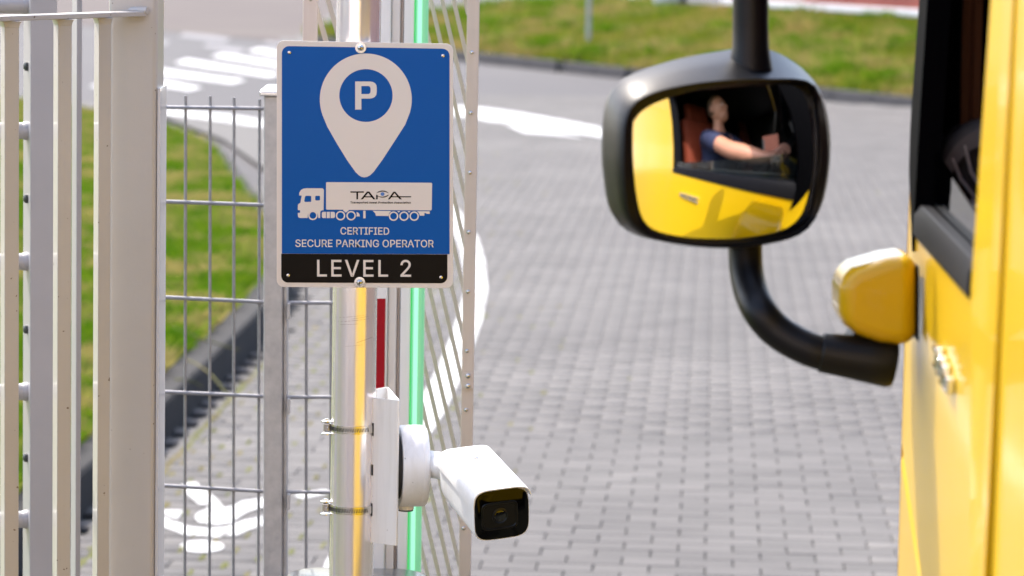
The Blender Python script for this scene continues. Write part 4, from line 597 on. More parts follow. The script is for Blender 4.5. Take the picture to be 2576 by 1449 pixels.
GLYPHS['tr'] = ([[9839,606],[9832,544],[9832,197],[9751,197],[9751,797],[9830,797],[9830,593],[9769,593],[9827,768],[9890,805],[9947,779],[9986,696],[9999,571],[9999,197],[9918,197],[9918,553],[9906,626],[9877,649],[9855,638],[9647,224],[9574,184],[9501,224],[9452,335],[9435,494],[9452,655],[9501,766],[9574,805],[9647,766],[9696,655],[9713,494],[9696,335],[9543,359],[9574,340],[9605,359],[9624,413],[9631,494],[9624,576],[9605,630],[9574,650],[9543,630],[9524,576],[9517,494],[9524,413],[9392,832],[9357,804],[9322,832],[9307,901],[9322,971],[9357,999],[9392,971],[9407,901],[9397,197],[9316,197],[9316,797],[9397,797],[9111,797],[9285,797],[9285,648],[9111,648],[9151,356],[9151,924],[9232,924],[9232,375],[9235,350],[9245,343],[9251,344],[9280,353],[9295,208],[9260,193],[9239,191],[9174,234],[8996,200],[8951,184],[8897,206],[8857,275],[8842,384],[8853,478],[8884,535],[8922,563],[8961,577],[8998,586],[9010,592],[9011,596],[9011,585],[9007,625],[8997,644],[8975,652],[8951,643],[8936,623],[8918,568],[8838,615],[8882,742],[8926,790],[8974,804],[9010,796],[9049,765],[9080,695],[9092,586],[9092,197],[9012,197],[9012,268],[9038,268],[9028,241],[8938,344],[8958,337],[8988,352],[9005,384],[9011,431],[9011,435],[9026,450],[9004,440],[8981,433],[8965,429],[8941,418],[8928,402],[8924,379],[8928,359],[8802,832],[8767,804],[8732,832],[8717,901],[8732,971],[8767,999],[8802,971],[8817,901],[8807,197],[8726,197],[8726,797],[8807,797],[8605,197],[8561,185],[8490,224],[8441,335],[8424,494],[8441,655],[8490,766],[8561,805],[8604,793],[8641,758],[8670,702],[8696,591],[8617,551],[8603,612],[8594,632],[8580,646],[8564,651],[8532,630],[8513,576],[8506,494],[8513,413],[8532,359],[8564,339],[8581,344],[8594,358],[8604,379],[8618,442],[8697,403],[8671,290],[8642,233],[8333,224],[8260,184],[8187,224],[8138,335],[8121,494],[8138,655],[8187,766],[8260,805],[8333,766],[8382,655],[8399,494],[8382,335],[8229,359],[8260,340],[8291,359],[8310,413],[8317,494],[8310,576],[8291,630],[8260,650],[8229,630],[8210,576],[8203,494],[8210,413],[8036,208],[7974,185],[7919,203],[7876,262],[7846,393],[7922,425],[7946,352],[7973,338],[8004,354],[8012,380],[8009,394],[7988,412],[7945,433],[7883,494],[7861,612],[7877,716],[7920,782],[7977,805],[8031,785],[8070,729],[8100,608],[8024,574],[8003,638],[7978,654],[7952,639],[7945,616],[7949,600],[7973,580],[8013,561],[8075,500],[8097,384],[8080,277],[7767,208],[7706,185],[7650,203],[7608,262],[7577,393],[7654,425],[7678,352],[7705,338],[7736,354],[7743,380],[7741,394],[7720,412],[7677,433],[7615,494],[7592,612],[7609,716],[7652,782],[7709,805],[7763,785],[7801,729],[7832,608],[7756,574],[7735,638],[7709,654],[7684,639],[7677,616],[7680,600],[7705,580],[7745,561],[7807,500],[7829,384],[7812,277],[7306,197],[7217,197],[7359,975],[7437,975],[7579,197],[7492,197],[7413,640],[7397,737],[7367,934],[7428,934],[7398,735],[7383,640],[7469,471],[7328,471],[7328,470],[7469,470],[6893,606],[6886,544],[6886,197],[6805,197],[6805,797],[6884,797],[6884,593],[6823,593],[6881,768],[6944,805],[7001,779],[7040,696],[7053,571],[7053,197],[6972,197],[6972,553],[6960,626],[6931,649],[6909,638],[6701,224],[6628,184],[6555,224],[6506,335],[6489,494],[6506,655],[6555,766],[6628,805],[6701,766],[6750,655],[6767,494],[6750,335],[6597,359],[6628,340],[6659,359],[6678,413],[6685,494],[6678,576],[6659,630],[6628,650],[6597,630],[6578,576],[6571,494],[6578,413],[6446,832],[6411,804],[6376,832],[6361,901],[6376,971],[6411,999],[6446,971],[6461,901],[6451,197],[6370,197],[6370,797],[6451,797],[6165,797],[6339,797],[6339,648],[6165,648],[6205,356],[6205,924],[6286,924],[6286,375],[6289,350],[6299,343],[6305,344],[6334,353],[6349,208],[6314,193],[6293,191],[6228,234],[6076,197],[6032,185],[5960,224],[5911,335],[5894,494],[5911,655],[5960,766],[6032,805],[6075,793],[6112,758],[6140,702],[6167,591],[6088,551],[6074,612],[6065,632],[6051,646],[6035,651],[6002,630],[5983,576],[5976,494],[5983,413],[6002,359],[6035,339],[6051,344],[6065,358],[6075,379],[6089,442],[6168,403],[6141,290],[6112,233],[5797,205],[5741,185],[5666,224],[5616,334],[5599,493],[5616,652],[5664,765],[5736,805],[5785,788],[5829,734],[5860,638],[5870,506],[5870,430],[5628,430],[5628,579],[5892,579],[5795,449],[5782,589],[5765,634],[5737,650],[5707,634],[5688,589],[5681,522],[5681,484],[5689,400],[5710,355],[5742,338],[5763,345],[5778,364],[5797,425],[5876,386],[5840,262],[5407,797],[5581,797],[5581,648],[5407,648],[5447,356],[5447,924],[5528,924],[5528,375],[5531,350],[5541,343],[5547,344],[5576,353],[5591,208],[5556,193],[5535,191],[5470,234],[5335,224],[5262,184],[5189,224],[5140,335],[5123,494],[5140,655],[5189,766],[5262,805],[5335,766],[5384,655],[5401,494],[5384,335],[5231,359],[5262,340],[5293,359],[5312,413],[5319,494],[5312,576],[5293,630],[5262,650],[5231,630],[5212,576],[5205,494],[5212,413],[5021,197],[4941,197],[4941,797],[5020,797],[5020,717],[4994,717],[5017,775],[5068,805],[5082,804],[5110,801],[5110,635],[5080,644],[5068,646],[5043,634],[5028,606],[5021,557],[4706,197],[4623,197],[4623,975],[4765,975],[4839,943],[4886,847],[4902,715],[4886,582],[4839,486],[4765,453],[4657,453],[4657,608],[4759,608],[4795,624],[4812,659],[4818,715],[4812,770],[4795,805],[4758,820],[4706,820],[4266,797],[4440,797],[4440,648],[4266,648],[4306,356],[4306,924],[4387,924],[4387,375],[4390,350],[4400,343],[4406,344],[4435,353],[4450,208],[4415,193],[4394,191],[4329,234],[4187,205],[4131,185],[4056,224],[4006,334],[3990,493],[4006,652],[4054,765],[4126,805],[4176,788],[4219,734],[4250,638],[4260,506],[4260,430],[4018,430],[4018,579],[4282,579],[4185,449],[4172,589],[4155,634],[4127,650],[4097,634],[4078,589],[4071,522],[4071,484],[4080,400],[4100,355],[4133,338],[4153,345],[4168,364],[4187,425],[4266,386],[4231,262],[3904,208],[3843,185],[3787,203],[3745,262],[3714,393],[3791,425],[3815,352],[3842,338],[3873,354],[3880,380],[3877,394],[3857,412],[3814,433],[3752,494],[3729,612],[3746,716],[3789,782],[3846,805],[3900,785],[3938,729],[3969,608],[3893,574],[3872,638],[3846,654],[3820,639],[3814,616],[3817,600],[3842,580],[3882,561],[3943,500],[3966,384],[3949,277],[3636,208],[3575,185],[3519,203],[3477,262],[3446,393],[3523,425],[3547,352],[3574,338],[3605,354],[3612,380],[3609,394],[3589,412],[3545,433],[3484,494],[3461,612],[3478,716],[3520,782],[3578,805],[3632,785],[3670,729],[3701,608],[3625,574],[3604,638],[3578,654],[3552,639],[3546,616],[3549,600],[3573,580],[3614,561],[3675,500],[3698,384],[3681,277],[3174,197],[3086,197],[3227,975],[3306,975],[3448,197],[3360,197],[3281,640],[3265,737],[3236,934],[3297,934],[3267,735],[3251,640],[3337,471],[3197,471],[3197,470],[3337,470],[2829,205],[2780,184],[2712,224],[2666,335],[2651,496],[2666,656],[2713,766],[2781,805],[2829,785],[2858,739],[2867,714],[2841,714],[2841,975],[2922,975],[2922,197],[2843,197],[2843,278],[2868,278],[2858,252],[2758,359],[2787,340],[2816,358],[2834,409],[2842,497],[2835,582],[2816,632],[2787,650],[2758,632],[2740,580],[2732,497],[2740,411],[2553,205],[2497,185],[2422,224],[2372,334],[2356,493],[2372,652],[2420,765],[2492,805],[2541,788],[2585,734],[2616,638],[2626,506],[2626,430],[2384,430],[2384,579],[2648,579],[2551,449],[2538,589],[2521,634],[2493,650],[2463,634],[2444,589],[2437,522],[2437,484],[2445,400],[2466,355],[2499,338],[2519,345],[2534,364],[2553,425],[2632,386],[2597,262],[2163,797],[2338,797],[2338,648],[2163,648],[2203,356],[2203,924],[2284,924],[2284,375],[2288,350],[2298,343],[2303,344],[2332,353],[2348,208],[2313,193],[2291,191],[2227,234],[2080,197],[2000,197],[2000,797],[2079,797],[2079,717],[2053,717],[2076,775],[2127,805],[2141,804],[2169,801],[2169,635],[2139,644],[2127,646],[2101,634],[2086,606],[2080,557],[1896,224],[1822,184],[1750,224],[1701,335],[1684,494],[1701,655],[1750,766],[1822,805],[1896,766],[1945,655],[1962,494],[1945,335],[1792,359],[1822,340],[1854,359],[1873,413],[1880,494],[1873,576],[1854,630],[1822,650],[1792,630],[1773,576],[1766,494],[1773,413],[1468,0],[1388,0],[1388,797],[1467,797],[1467,714],[1442,714],[1451,739],[1480,785],[1529,805],[1597,766],[1643,656],[1659,496],[1643,335],[1597,224],[1529,184],[1481,205],[1452,252],[1442,278],[1468,278],[1494,358],[1522,340],[1551,359],[1570,411],[1577,497],[1570,580],[1551,632],[1522,650],[1493,632],[1475,582],[1468,497],[1475,409],[1289,208],[1228,185],[1172,203],[1130,262],[1099,393],[1176,425],[1200,352],[1227,338],[1258,354],[1265,380],[1262,394],[1242,412],[1199,433],[1137,494],[1114,612],[1131,716],[1174,782],[1231,805],[1285,785],[1323,729],[1354,608],[1278,574],[1257,638],[1231,654],[1205,639],[1199,616],[1202,600],[1227,580],[1267,561],[1328,500],[1351,384],[1334,277],[908,606],[901,544],[901,197],[820,197],[820,797],[900,797],[900,593],[838,593],[896,768],[959,805],[1016,779],[1056,696],[1068,571],[1068,197],[988,197],[988,553],[976,626],[947,649],[924,638],[674,200],[628,184],[575,206],[534,275],[520,384],[531,478],[562,535],[600,563],[638,577],[676,586],[688,592],[689,596],[689,585],[685,625],[674,644],[653,652],[629,643],[614,623],[596,568],[516,615],[559,742],[604,790],[652,804],[688,796],[726,765],[758,695],[769,586],[769,197],[690,197],[690,268],[716,268],[705,241],[615,344],[635,337],[666,352],[683,384],[689,431],[689,435],[703,450],[681,440],[659,433],[643,429],[618,418],[606,402],[602,379],[605,359],[421,197],[340,197],[340,797],[419,797],[419,717],[393,717],[417,775],[467,805],[482,804],[510,801],[510,635],[479,644],[467,646],[442,634],[427,606],[421,557],[111,820],[0,820],[0,975],[303,975],[303,820],[193,820],[193,197],[111,197]], [[8,10,9],[3,7,4],[7,5,4],[7,8,5],[8,6,5],[8,11,10],[6,18,8],[18,17,8],[17,11,8],[17,12,11],[16,12,17],[6,0,18],[15,12,16],[6,1,0],[3,6,7],[3,1,6],[15,13,12],[14,13,15],[3,2,1],[25,27,26],[25,28,27],[24,28,25],[23,39,24],[39,38,24],[38,28,24],[38,37,28],[37,29,28],[23,40,39],[36,29,37],[23,41,40],[35,29,36],[23,42,41],[34,29,35],[34,30,29],[22,42,23],[33,30,34],[22,31,42],[32,30,33],[22,32,31],[22,30,32],[22,19,30],[21,19,22],[20,19,21],[52,54,53],[52,51,54],[47,49,48],[47,50,49],[46,50,47],[45,50,46],[45,43,50],[44,43,45],[59,61,60],[59,62,61],[58,56,55],[58,57,56],[59,63,62],[70,63,59],[65,67,66],[70,64,63],[64,67,65],[70,67,64],[69,67,70],[69,68,67],[92,94,93],[92,95,94],[91,95,92],[91,96,95],[90,96,91],[90,86,96],[86,85,96],[85,97,96],[90,87,86],[84,97,85],[90,88,87],[83,82,84],[82,97,84],[90,89,88],[81,97,82],[80,97,81],[79,97,80],[79,109,97],[109,98,97],[78,109,79],[77,109,78],[76,109,77],[75,112,76],[112,109,76],[112,110,109],[108,98,109],[112,111,110],[107,98,108],[106,98,107],[75,113,112],[75,114,113],[75,115,114],[105,98,106],[74,115,75],[74,116,115],[74,103,116],[104,101,105],[101,98,105],[74,104,103],[74,101,104],[73,100,74],[100,101,74],[73,71,100],[71,99,100],[102,98,101],[71,98,102],[72,71,73],[99,98,71],[126,128,127],[126,125,128],[121,123,122],[121,124,123],[120,124,121],[119,124,120],[119,117,124],[118,117,119],[135,137,136],[135,138,137],[134,138,135],[134,139,138],[134,145,139],[145,144,139],[144,140,139],[133,146,134],[146,145,134],[143,140,144],[142,140,143],[133,147,146],[141,140,142],[133,148,147],[133,149,148],[132,149,133],[154,156,155],[132,150,149],[154,157,156],[153,157,154],[132,151,150],[152,157,153],[151,157,152],[132,157,151],[131,157,132],[131,158,157],[131,129,158],[130,129,131],[165,167,166],[165,168,167],[164,168,165],[163,179,164],[179,178,164],[178,168,164],[178,177,168],[177,169,168],[163,180,179],[176,169,177],[163,181,180],[175,169,176],[163,182,181],[174,169,175],[174,170,169],[162,182,163],[173,170,174],[162,171,182],[172,170,173],[162,172,171],[162,170,172],[162,159,170],[161,159,162],[160,159,161],[199,201,200],[199,202,201],[198,202,199],[198,203,202],[197,206,198],[206,203,198],[197,207,206],[205,203,206],[197,208,207],[204,203,205],[197,209,208],[196,209,197],[196,210,209],[196,211,210],[196,212,211],[196,213,212],[195,213,196],[194,213,195],[187,189,188],[193,213,194],[192,213,193],[186,189,187],[192,214,213],[191,214,192],[190,214,191],[186,190,189],[186,214,190],[186,183,214],[185,183,186],[185,184,183],[231,233,232],[231,234,233],[230,234,231],[230,235,234],[229,238,230],[238,235,230],[229,239,238],[237,235,238],[229,240,239],[236,235,237],[229,241,240],[228,241,229],[228,242,241],[228,243,242],[228,244,243],[228,245,244],[227,245,228],[226,245,227],[219,221,220],[225,245,226],[224,245,225],[218,221,219],[224,246,245],[223,246,224],[222,246,223],[218,222,221],[218,246,222],[218,215,246],[217,215,218],[217,216,215],[248,255,249],[255,250,249],[255,256,250],[256,251,250],[248,254,255],[257,251,256],[248,258,254],[258,253,254],[258,253,257],[253,251,257],[248,260,258],[260,261,258],[261,247,258],[252,262,253],[262,259,253],[259,251,253],[248,261,260],[261,259,260],[261,262,259],[262,251,259],[248,247,261],[252,251,262],[271,273,272],[266,270,267],[270,268,267],[270,271,268],[271,269,268],[271,274,273],[269,281,271],[281,280,271],[280,274,271],[280,275,274],[279,275,280],[269,263,281],[278,275,279],[269,264,263],[266,269,270],[266,264,269],[278,276,275],[277,276,278],[266,265,264],[288,290,289],[288,291,290],[287,291,288],[286,302,287],[302,301,287],[301,291,287],[301,300,291],[300,292,291],[286,303,302],[299,292,300],[286,304,303],[298,292,299],[286,305,304],[297,292,298],[297,293,292],[285,305,286],[296,293,297],[285,294,305],[295,293,296],[285,295,294],[285,293,295],[285,282,293],[284,282,285],[283,282,284],[315,317,316],[315,314,317],[310,312,311],[310,313,312],[309,313,310],[308,313,309],[308,306,313],[307,306,308],[322,324,323],[322,325,324],[321,319,318],[321,320,319],[322,326,325],[333,326,322],[328,330,329],[333,327,326],[327,330,328],[333,330,327],[332,330,333],[332,331,330],[340,342,341],[340,343,342],[339,343,340],[339,344,343],[339,350,344],[350,349,344],[349,345,344],[338,351,339],[351,350,339],[348,345,349],[347,345,348],[338,352,351],[346,345,347],[338,353,352],[338,354,353],[337,354,338],[359,361,360],[337,355,354],[359,362,361],[358,362,359],[337,356,355],[357,362,358],[356,362,357],[337,362,356],[336,362,337],[336,363,362],[336,334,363],[335,334,336],[370,372,371],[370,373,372],[369,373,370],[369,383,373],[383,374,373],[368,378,369],[378,384,369],[384,383,369],[382,374,383],[382,375,374],[381,375,382],[378,385,384],[380,375,381],[378,386,385],[368,377,378],[386,379,378],[386,380,379],[387,380,386],[380,376,375],[367,377,368],[388,380,387],[388,393,380],[393,376,380],[367,388,377],[388,393,377],[393,376,377],[392,394,393],[367,389,388],[392,395,394],[391,395,392],[367,390,389],[390,395,391],[367,395,390],[366,395,367],[366,364,395],[365,364,366],[400,402,401],[400,403,402],[399,397,396],[399,398,397],[400,404,403],[411,404,400],[406,408,407],[411,405,404],[405,408,406],[411,408,405],[410,408,411],[410,409,408],[418,420,419],[418,421,420],[417,421,418],[416,432,417],[432,431,417],[431,421,417],[431,430,421],[430,422,421],[416,433,432],[429,422,430],[416,434,433],[428,422,429],[416,435,434],[427,422,428],[427,423,422],[415,435,416],[426,423,427],[415,424,435],[425,423,426],[415,425,424],[415,423,425],[415,412,423],[414,412,415],[413,412,414],[442,444,443],[442,445,444],[442,446,445],[437,441,438],[441,439,438],[441,442,439],[442,440,439],[440,446,442],[437,440,441],[437,450,440],[450,449,440],[449,448,440],[448,447,440],[447,446,440],[437,451,450],[437,436,451],[453,463,454],[463,471,454],[471,455,454],[471,456,455],[471,457,456],[471,470,457],[470,469,457],[469,458,457],[463,452,471],[468,458,469],[467,458,468],[466,458,467],[466,459,458],[465,459,466],[464,459,465],[453,462,463],[452,464,463],[452,461,464],[461,459,464],[461,460,459],[453,461,462],[453,452,461],[476,478,477],[476,479,478],[475,473,472],[475,474,473],[476,480,479],[487,480,476],[482,484,483],[487,481,480],[481,484,482],[487,484,481],[486,484,487],[486,485,484],[494,496,495],[494,497,496],[493,497,494],[493,507,497],[507,498,497],[492,502,493],[502,508,493],[508,507,493],[506,498,507],[506,499,498],[505,499,506],[502,509,508],[504,499,505],[502,510,509],[492,501,502],[510,503,502],[510,504,503],[511,504,510],[504,500,499],[491,501,492],[512,504,511],[512,517,504],[517,500,504],[491,512,501],[512,517,501],[517,500,501],[516,518,517],[491,513,512],[516,519,518],[515,519,516],[491,514,513],[514,519,515],[491,519,514],[490,519,491],[490,488,519],[489,488,490],[536,538,537],[536,539,538],[535,539,536],[535,540,539],[534,543,535],[543,540,535],[534,544,543],[542,540,543],[534,545,544],[541,540,542],[534,546,545],[533,546,534],[533,547,546],[533,548,547],[533,549,548],[533,550,549],[532,550,533],[531,550,532],[524,526,525],[530,550,531],[529,550,530],[523,526,524],[529,551,550],[528,551,529],[527,551,528],[523,527,526],[523,551,527],[523,520,551],[522,520,523],[522,521,520],[568,570,569],[568,571,570],[567,571,568],[567,572,571],[566,575,567],[575,572,567],[566,576,575],[574,572,575],[566,577,576],[573,572,574],[566,578,577],[565,578,566],[565,579,578],[565,580,579],[565,581,580],[565,582,581],[564,582,565],[563,582,564],[556,558,557],[562,582,563],[561,582,562],[555,558,556],[561,583,582],[560,583,561],[559,583,560],[555,559,558],[555,583,559],[555,552,583],[554,552,555],[554,553,552],[585,592,586],[592,587,586],[592,593,587],[593,588,587],[585,591,592],[594,588,593],[585,595,591],[595,590,591],[595,590,594],[590,588,594],[585,597,595],[597,598,595],[598,584,595],[589,599,590],[599,596,590],[596,588,590],[585,598,597],[598,596,597],[598,599,596],[599,588,596],[585,584,598],[589,588,599],[611,613,612],[611,609,613],[609,610,613],[610,614,613],[606,608,607],[606,609,608],[605,609,606],[605,611,609],[605,610,611],[605,626,610],[626,625,610],[625,624,610],[624,614,610],[604,627,605],[627,626,605],[604,628,627],[623,614,624],[604,629,628],[622,614,623],[604,630,629],[603,630,604],[603,619,630],[621,614,622],[603,620,619],[620,617,621],[617,614,621],[603,617,620],[602,616,603],[616,617,603],[602,600,616],[600,615,616],[618,614,617],[600,614,618],[601,600,602],[615,614,600],[637,639,638],[637,640,639],[636,640,637],[636,650,640],[650,641,640],[635,645,636],[645,651,636],[651,650,636],[649,641,650],[649,642,641],[648,642,649],[645,652,651],[647,642,648],[645,653,652],[635,644,645],[653,646,645],[653,647,646],[654,647,653],[647,643,642],[634,644,635],[655,647,654],[655,660,647],[660,643,647],[634,655,644],[655,660,644],[660,643,644],[659,661,660],[634,656,655],[659,662,661],[658,662,659],[634,657,656],[657,662,658],[634,662,657],[633,662,634],[633,631,662],[632,631,633],[667,669,668],[667,670,669],[666,664,663],[666,665,664],[667,671,670],[678,671,667],[673,675,674],[678,672,671],[672,675,673],[678,675,672],[677,675,678],[677,676,675],[685,687,686],[685,688,687],[685,689,688],[680,684,681],[684,682,681],[684,685,682],[685,683,682],[683,689,685],[680,683,684],[680,693,683],[693,692,683],[692,691,683],[691,690,683],[690,689,683],[680,694,693],[680,679,694],[701,703,702],[701,704,703],[700,704,701],[699,715,700],[715,714,700],[714,704,700],[714,713,704],[713,705,704],[699,716,715],[712,705,713],[699,717,716],[711,705,712],[699,718,717],[710,705,711],[710,706,705],[698,718,699],[709,706,710],[698,707,718],[708,706,709],[698,708,707],[698,706,708],[698,695,706],[697,695,698],[696,695,697],[726,728,727],[720,724,721],[724,722,721],[724,725,722],[725,723,722],[725,728,726],[725,729,728],[723,729,725],[720,723,724],[720,747,723],[747,746,723],[746,745,723],[745,729,723],[745,744,729],[744,730,729],[743,730,744],[720,748,747],[742,730,743],[720,736,748],[736,749,748],[741,730,742],[741,731,730],[740,731,741],[736,738,749],[739,731,740],[736,739,738],[736,731,739],[736,737,731],[737,732,731],[720,735,736],[719,734,737],[734,732,737],[720,734,735],[734,733,732],[720,719,734],[766,768,767],[766,769,768],[765,769,766],[765,770,769],[764,773,765],[773,770,765],[764,774,773],[772,770,773],[764,775,774],[771,770,772],[764,776,775],[763,776,764],[763,777,776],[763,778,777],[763,779,778],[763,780,779],[762,780,763],[761,780,762],[754,756,755],[760,780,761],[759,780,760],[753,756,754],[759,781,780],[758,781,759],[757,781,758],[753,757,756],[753,781,757],[753,750,781],[752,750,753],[752,751,750],[790,792,791],[785,789,786],[789,787,786],[789,790,787],[790,788,787],[790,793,792],[788,800,790],[800,799,790],[799,793,790],[799,794,793],[798,794,799],[788,782,800],[797,794,798],[788,783,782],[785,788,789],[785,783,788],[797,795,794],[796,795,797],[785,784,783],[822,824,823],[822,825,824],[821,825,822],[821,826,825],[820,826,821],[820,816,826],[816,815,826],[815,827,826],[820,817,816],[814,827,815],[820,818,817],[813,812,814],[812,827,814],[820,819,818],[811,827,812],[810,827,811],[809,827,810],[809,839,827],[839,828,827],[808,839,809],[807,839,808],[806,839,807],[805,842,806],[842,839,806],[842,840,839],[838,828,839],[842,841,840],[837,828,838],[836,828,837],[805,843,842],[805,844,843],[805,845,844],[835,828,836],[804,845,805],[804,846,845],[804,833,846],[834,831,835],[831,828,835],[804,834,833],[804,831,834],[803,830,804],[830,831,804],[832,828,831],[803,801,830],[801,829,830],[801,828,832],[802,801,803],[829,828,801],[853,855,854],[853,856,855],[853,857,856],[848,852,849],[852,850,849],[852,853,850],[853,851,850],[851,857,853],[848,851,852],[848,861,851],[861,860,851],[860,859,851],[859,858,851],[858,857,851],[848,862,861],[848,847,862],[864,866,865],[864,867,866],[863,867,864],[870,868,863],[868,867,863],[870,869,868]])
# ================================================================== POLE AND SIGN
YP = 6.25
pA, pB = at(903, 0, YP), at(883.5, 1449, YP); pd = (pA-pB).normalized(); RP = 56.3*YP/F
pbase = pB-pd*(pB.z/pd.z); ptop = pA+pd*.55
pole = thing('sign_pole', 'round brushed aluminium pole carrying the blue parking sign', 'pole', pbase)
MB().tube([pbase, ptop], RP, 48, cap=(True, False)).build('tube', M['pole'], pole)
MB().lathe([(RP+.001, -.004), (RP+.001, .004), (.02, .012)], ptop, pd, 32).build('end_cap', M['black_plastic'], pole)
scuff = mat('scuff_mark', (.10, .09, .09), .8)
for (xa, ya, xb, yb, w) in ((848, 801, 925, 793, 1.3), (852, 811, 930, 803, 1.6), (858, 818, 905, 815, 1.0), (900, 862, 938, 851, 1.5), (885, 803, 930, 797, 1.0), (870, 872, 915, 868, .8)):
    ps = []
    for t in np.linspace(0, 1, 9):
        x, y = xa+(xb-xa)*t, ya+(yb-ya)*t; u = (x-(pA.x*0+ (903-19.5*y/1449)))/56.3; u = max(-.97, min(.97, u))
        c = pB+pd*((at(x, y, YP-RP).z-pB.z)/pd.z); ps.append(c+V(math.sin(math.asin(u))*RP, -math.cos(math.asin(u))*RP, 0)*1.002)
    mbs = MB()
    for a, b in zip(ps, ps[1:]): h = V(0, 0, w*.35*YP/F); mbs.add([a-h, b-h, b+h, a+h], [(0, 1, 2, 3)])
    mbs.build('scuff', scuff, pole)
YS = 6.155
def S(x, y, lay=0): return at(x, y, YS-.0004*lay)
sgb = at(917, 725, YS)
sign = thing('parking_sign', 'blue secure parking sign with white map pin, lorry symbol and black level band', 'sign', sgb)
def rrect(x0, y0, x1, y1, r, rad=(1, 1, 1, 1), skew=(0, 0, 0, 0), n=7):
    """rounded rectangle in view pixels; skew adds to the y of TL, TR, BR, BL"""
    cs = ((x0, y0, 180, rad[0], skew[0], 1, 1), (x1, y0, 270, rad[1], skew[1], -1, 1), (x1, y1, 0, rad[2], skew[2], -1, -1), (x0, y1, 90, rad[3], skew[3], 1, -1)); o = []
    for cx, cy, a0_, q, sk, sx, sy in cs:
        if not q: o.append((cx, cy+sk)); continue
        for i in range(n):
            a_ = math.radians(a0_+90*i/(n-1)); o.append((cx+sx*r+r*math.cos(a_), cy+sk+sy*r+r*math.sin(a_)))
    return o
outer = rrect(696, 102, 1140, 724, 18, skew=(0, 8, 1, -2))
MB().prism([S(*p) for p in outer], (0, .003, 0)).build('panel', M['white_sign'], sign, bevel=.0006)
def art(name, loops, m, lay, par=None): return MB().flat([[S(*p, lay) for p in l] for l in loops]).build(name, m, par or sign, fix=False)
art('blue_field', [rrect(709, 116, 1131, 638, 18, (1, 1, 0, 0), (0, 6.5, 1.5, 0))], M['blue_sign'], 1)
blk = art('black_band', [rrect(707.5, 638.3, 1125.5, 711.5, 17, (0, 0, 1, 1), (0, 1.7, 1.2, -.6))], M['black_sign'], 1)
def z4(x, y): return ((840+x*.276)/1.2422, (100+y*.276)/1.2422)
def z5(x, y): return ((840+x*.2899)/1.2422, (500+y*.2899)/1.2422)
pin = [z4(1098+521*math.cos(math.radians(a_)), 764+521*math.sin(math.radians(a_))) for a_ in range(160, 381, 6)]
pin += [z4(1545, 1048), z4(1410, 1258), z4(1285, 1449)] + [z5(*p) for p in ((1175, 66), (1130, 128), (1090, 166), (1060, 182), (1030, 187), (1000, 182), (972, 166), (935, 130), (895, 75))] + [z4(885, 1449), z4(770, 1262), z4(662, 1072)]
pinhole = [z4(1100+302*math.cos(t), 719+299*math.sin(t)) for t in np.linspace(0, 2*math.pi, 48)[:-1]]
pin_o = art('map_pin', [pin, pinhole], M['white_sign'], 2)
Po = [(978, 560), (1148, 560), (1180, 566), (1205, 582), (1219, 606), (1222, 635), (1222, 680), (1217, 712), (1200, 735), (1176, 749), (1146, 754), (1048, 754), (1048, 878), (978, 878)]
Ph = [(1048, 612), (1128, 612), (1143, 618), (1152, 636), (1152, 678), (1144, 695), (1128, 702), (1048, 702)]
art('letter_p', [[z4(*p) for p in Po], [z4(*p) for p in Ph]], M['white_sign'], 2)
truck_i = MB(); WS = M['white_sign']
def addart(mb, loops, lay): mb.flat([[S(*p, lay) for p in l] for l in loops])
trl = [(625, 238), (1752, 245), (1760, 253), (1756, 535), (1748, 543), (860, 538), (858, 552), (803, 550), (803, 536), (625, 535), (617, 527), (617, 246)]
addart(truck_i, [[z5(*p) for p in trl]], 2)
cab_i = [(327, 382), (328, 352), (345, 325), (372, 309), (405, 304), (575, 305), (588, 310), (594, 324), (590, 541), (570, 543), (555, 556), (553, 625), (535, 625), (529, 585), (508, 558), (475, 545), (442, 558), (422, 585), (418, 625), (332, 625), (318, 616), (313, 600), (313, 570), (337, 569), (337, 542), (313, 540), (313, 485), (320, 472), (340, 462), (355, 384)]
cw1 = [(398, 386), (448, 386), (458, 394), (458, 445), (450, 452), (390, 452), (382, 444), (390, 395)]; cw2 = [(508, 386), (545, 386), (552, 393), (552, 428), (545, 436), (508, 436), (500, 428), (500, 394)]
addart(truck_i, [[z5(*p) for p in cab_i], [z5(*p) for p in cw1], [z5(*p) for p in cw2]], 2)
for cx, cy in ((475, 597), (773, 600), (887, 600), (1345, 605), (1457, 605), (1567, 605)):
    addart(truck_i, [[z5(cx+r_*math.cos(t), cy+r_*math.sin(t)) for t in np.linspace(0, 2*math.pi, 28)[:-1]] for r_ in (51, 36)], 2)
for p in ([(582, 559), (616, 559), (616, 626), (582, 626), (572, 614), (572, 570)], [(624, 559), (658, 559), (658, 626), (624, 626)], [(666, 559), (703, 559), (713, 570), (713, 614), (703, 626), (666, 626)],
          [(945, 560), (962, 566), (975, 580), (983, 608), (943, 608), (948, 590)], [(1018, 546), (1043, 546), (1043, 628), (1018, 628)],
          [(1120, 547), (1318, 550), (1298, 572), (1290, 603), (1155, 602), (1148, 575)], [(1598, 552), (1735, 553), (1735, 580), (1700, 580), (1697, 571), (1677, 573), (1677, 600), (1628, 600), (1620, 574)],
          [(1384, 551), (1418, 551), (1401, 568)], [(1495, 551), (1530, 551), (1512, 568)], [(812, 551), (850, 551), (831, 568)]):
    addart(truck_i, [[z5(*q) for q in p]], 2)
lorry = truck_i.build('lorry_symbol', WS, sign, fix=False)
tapa = MB()
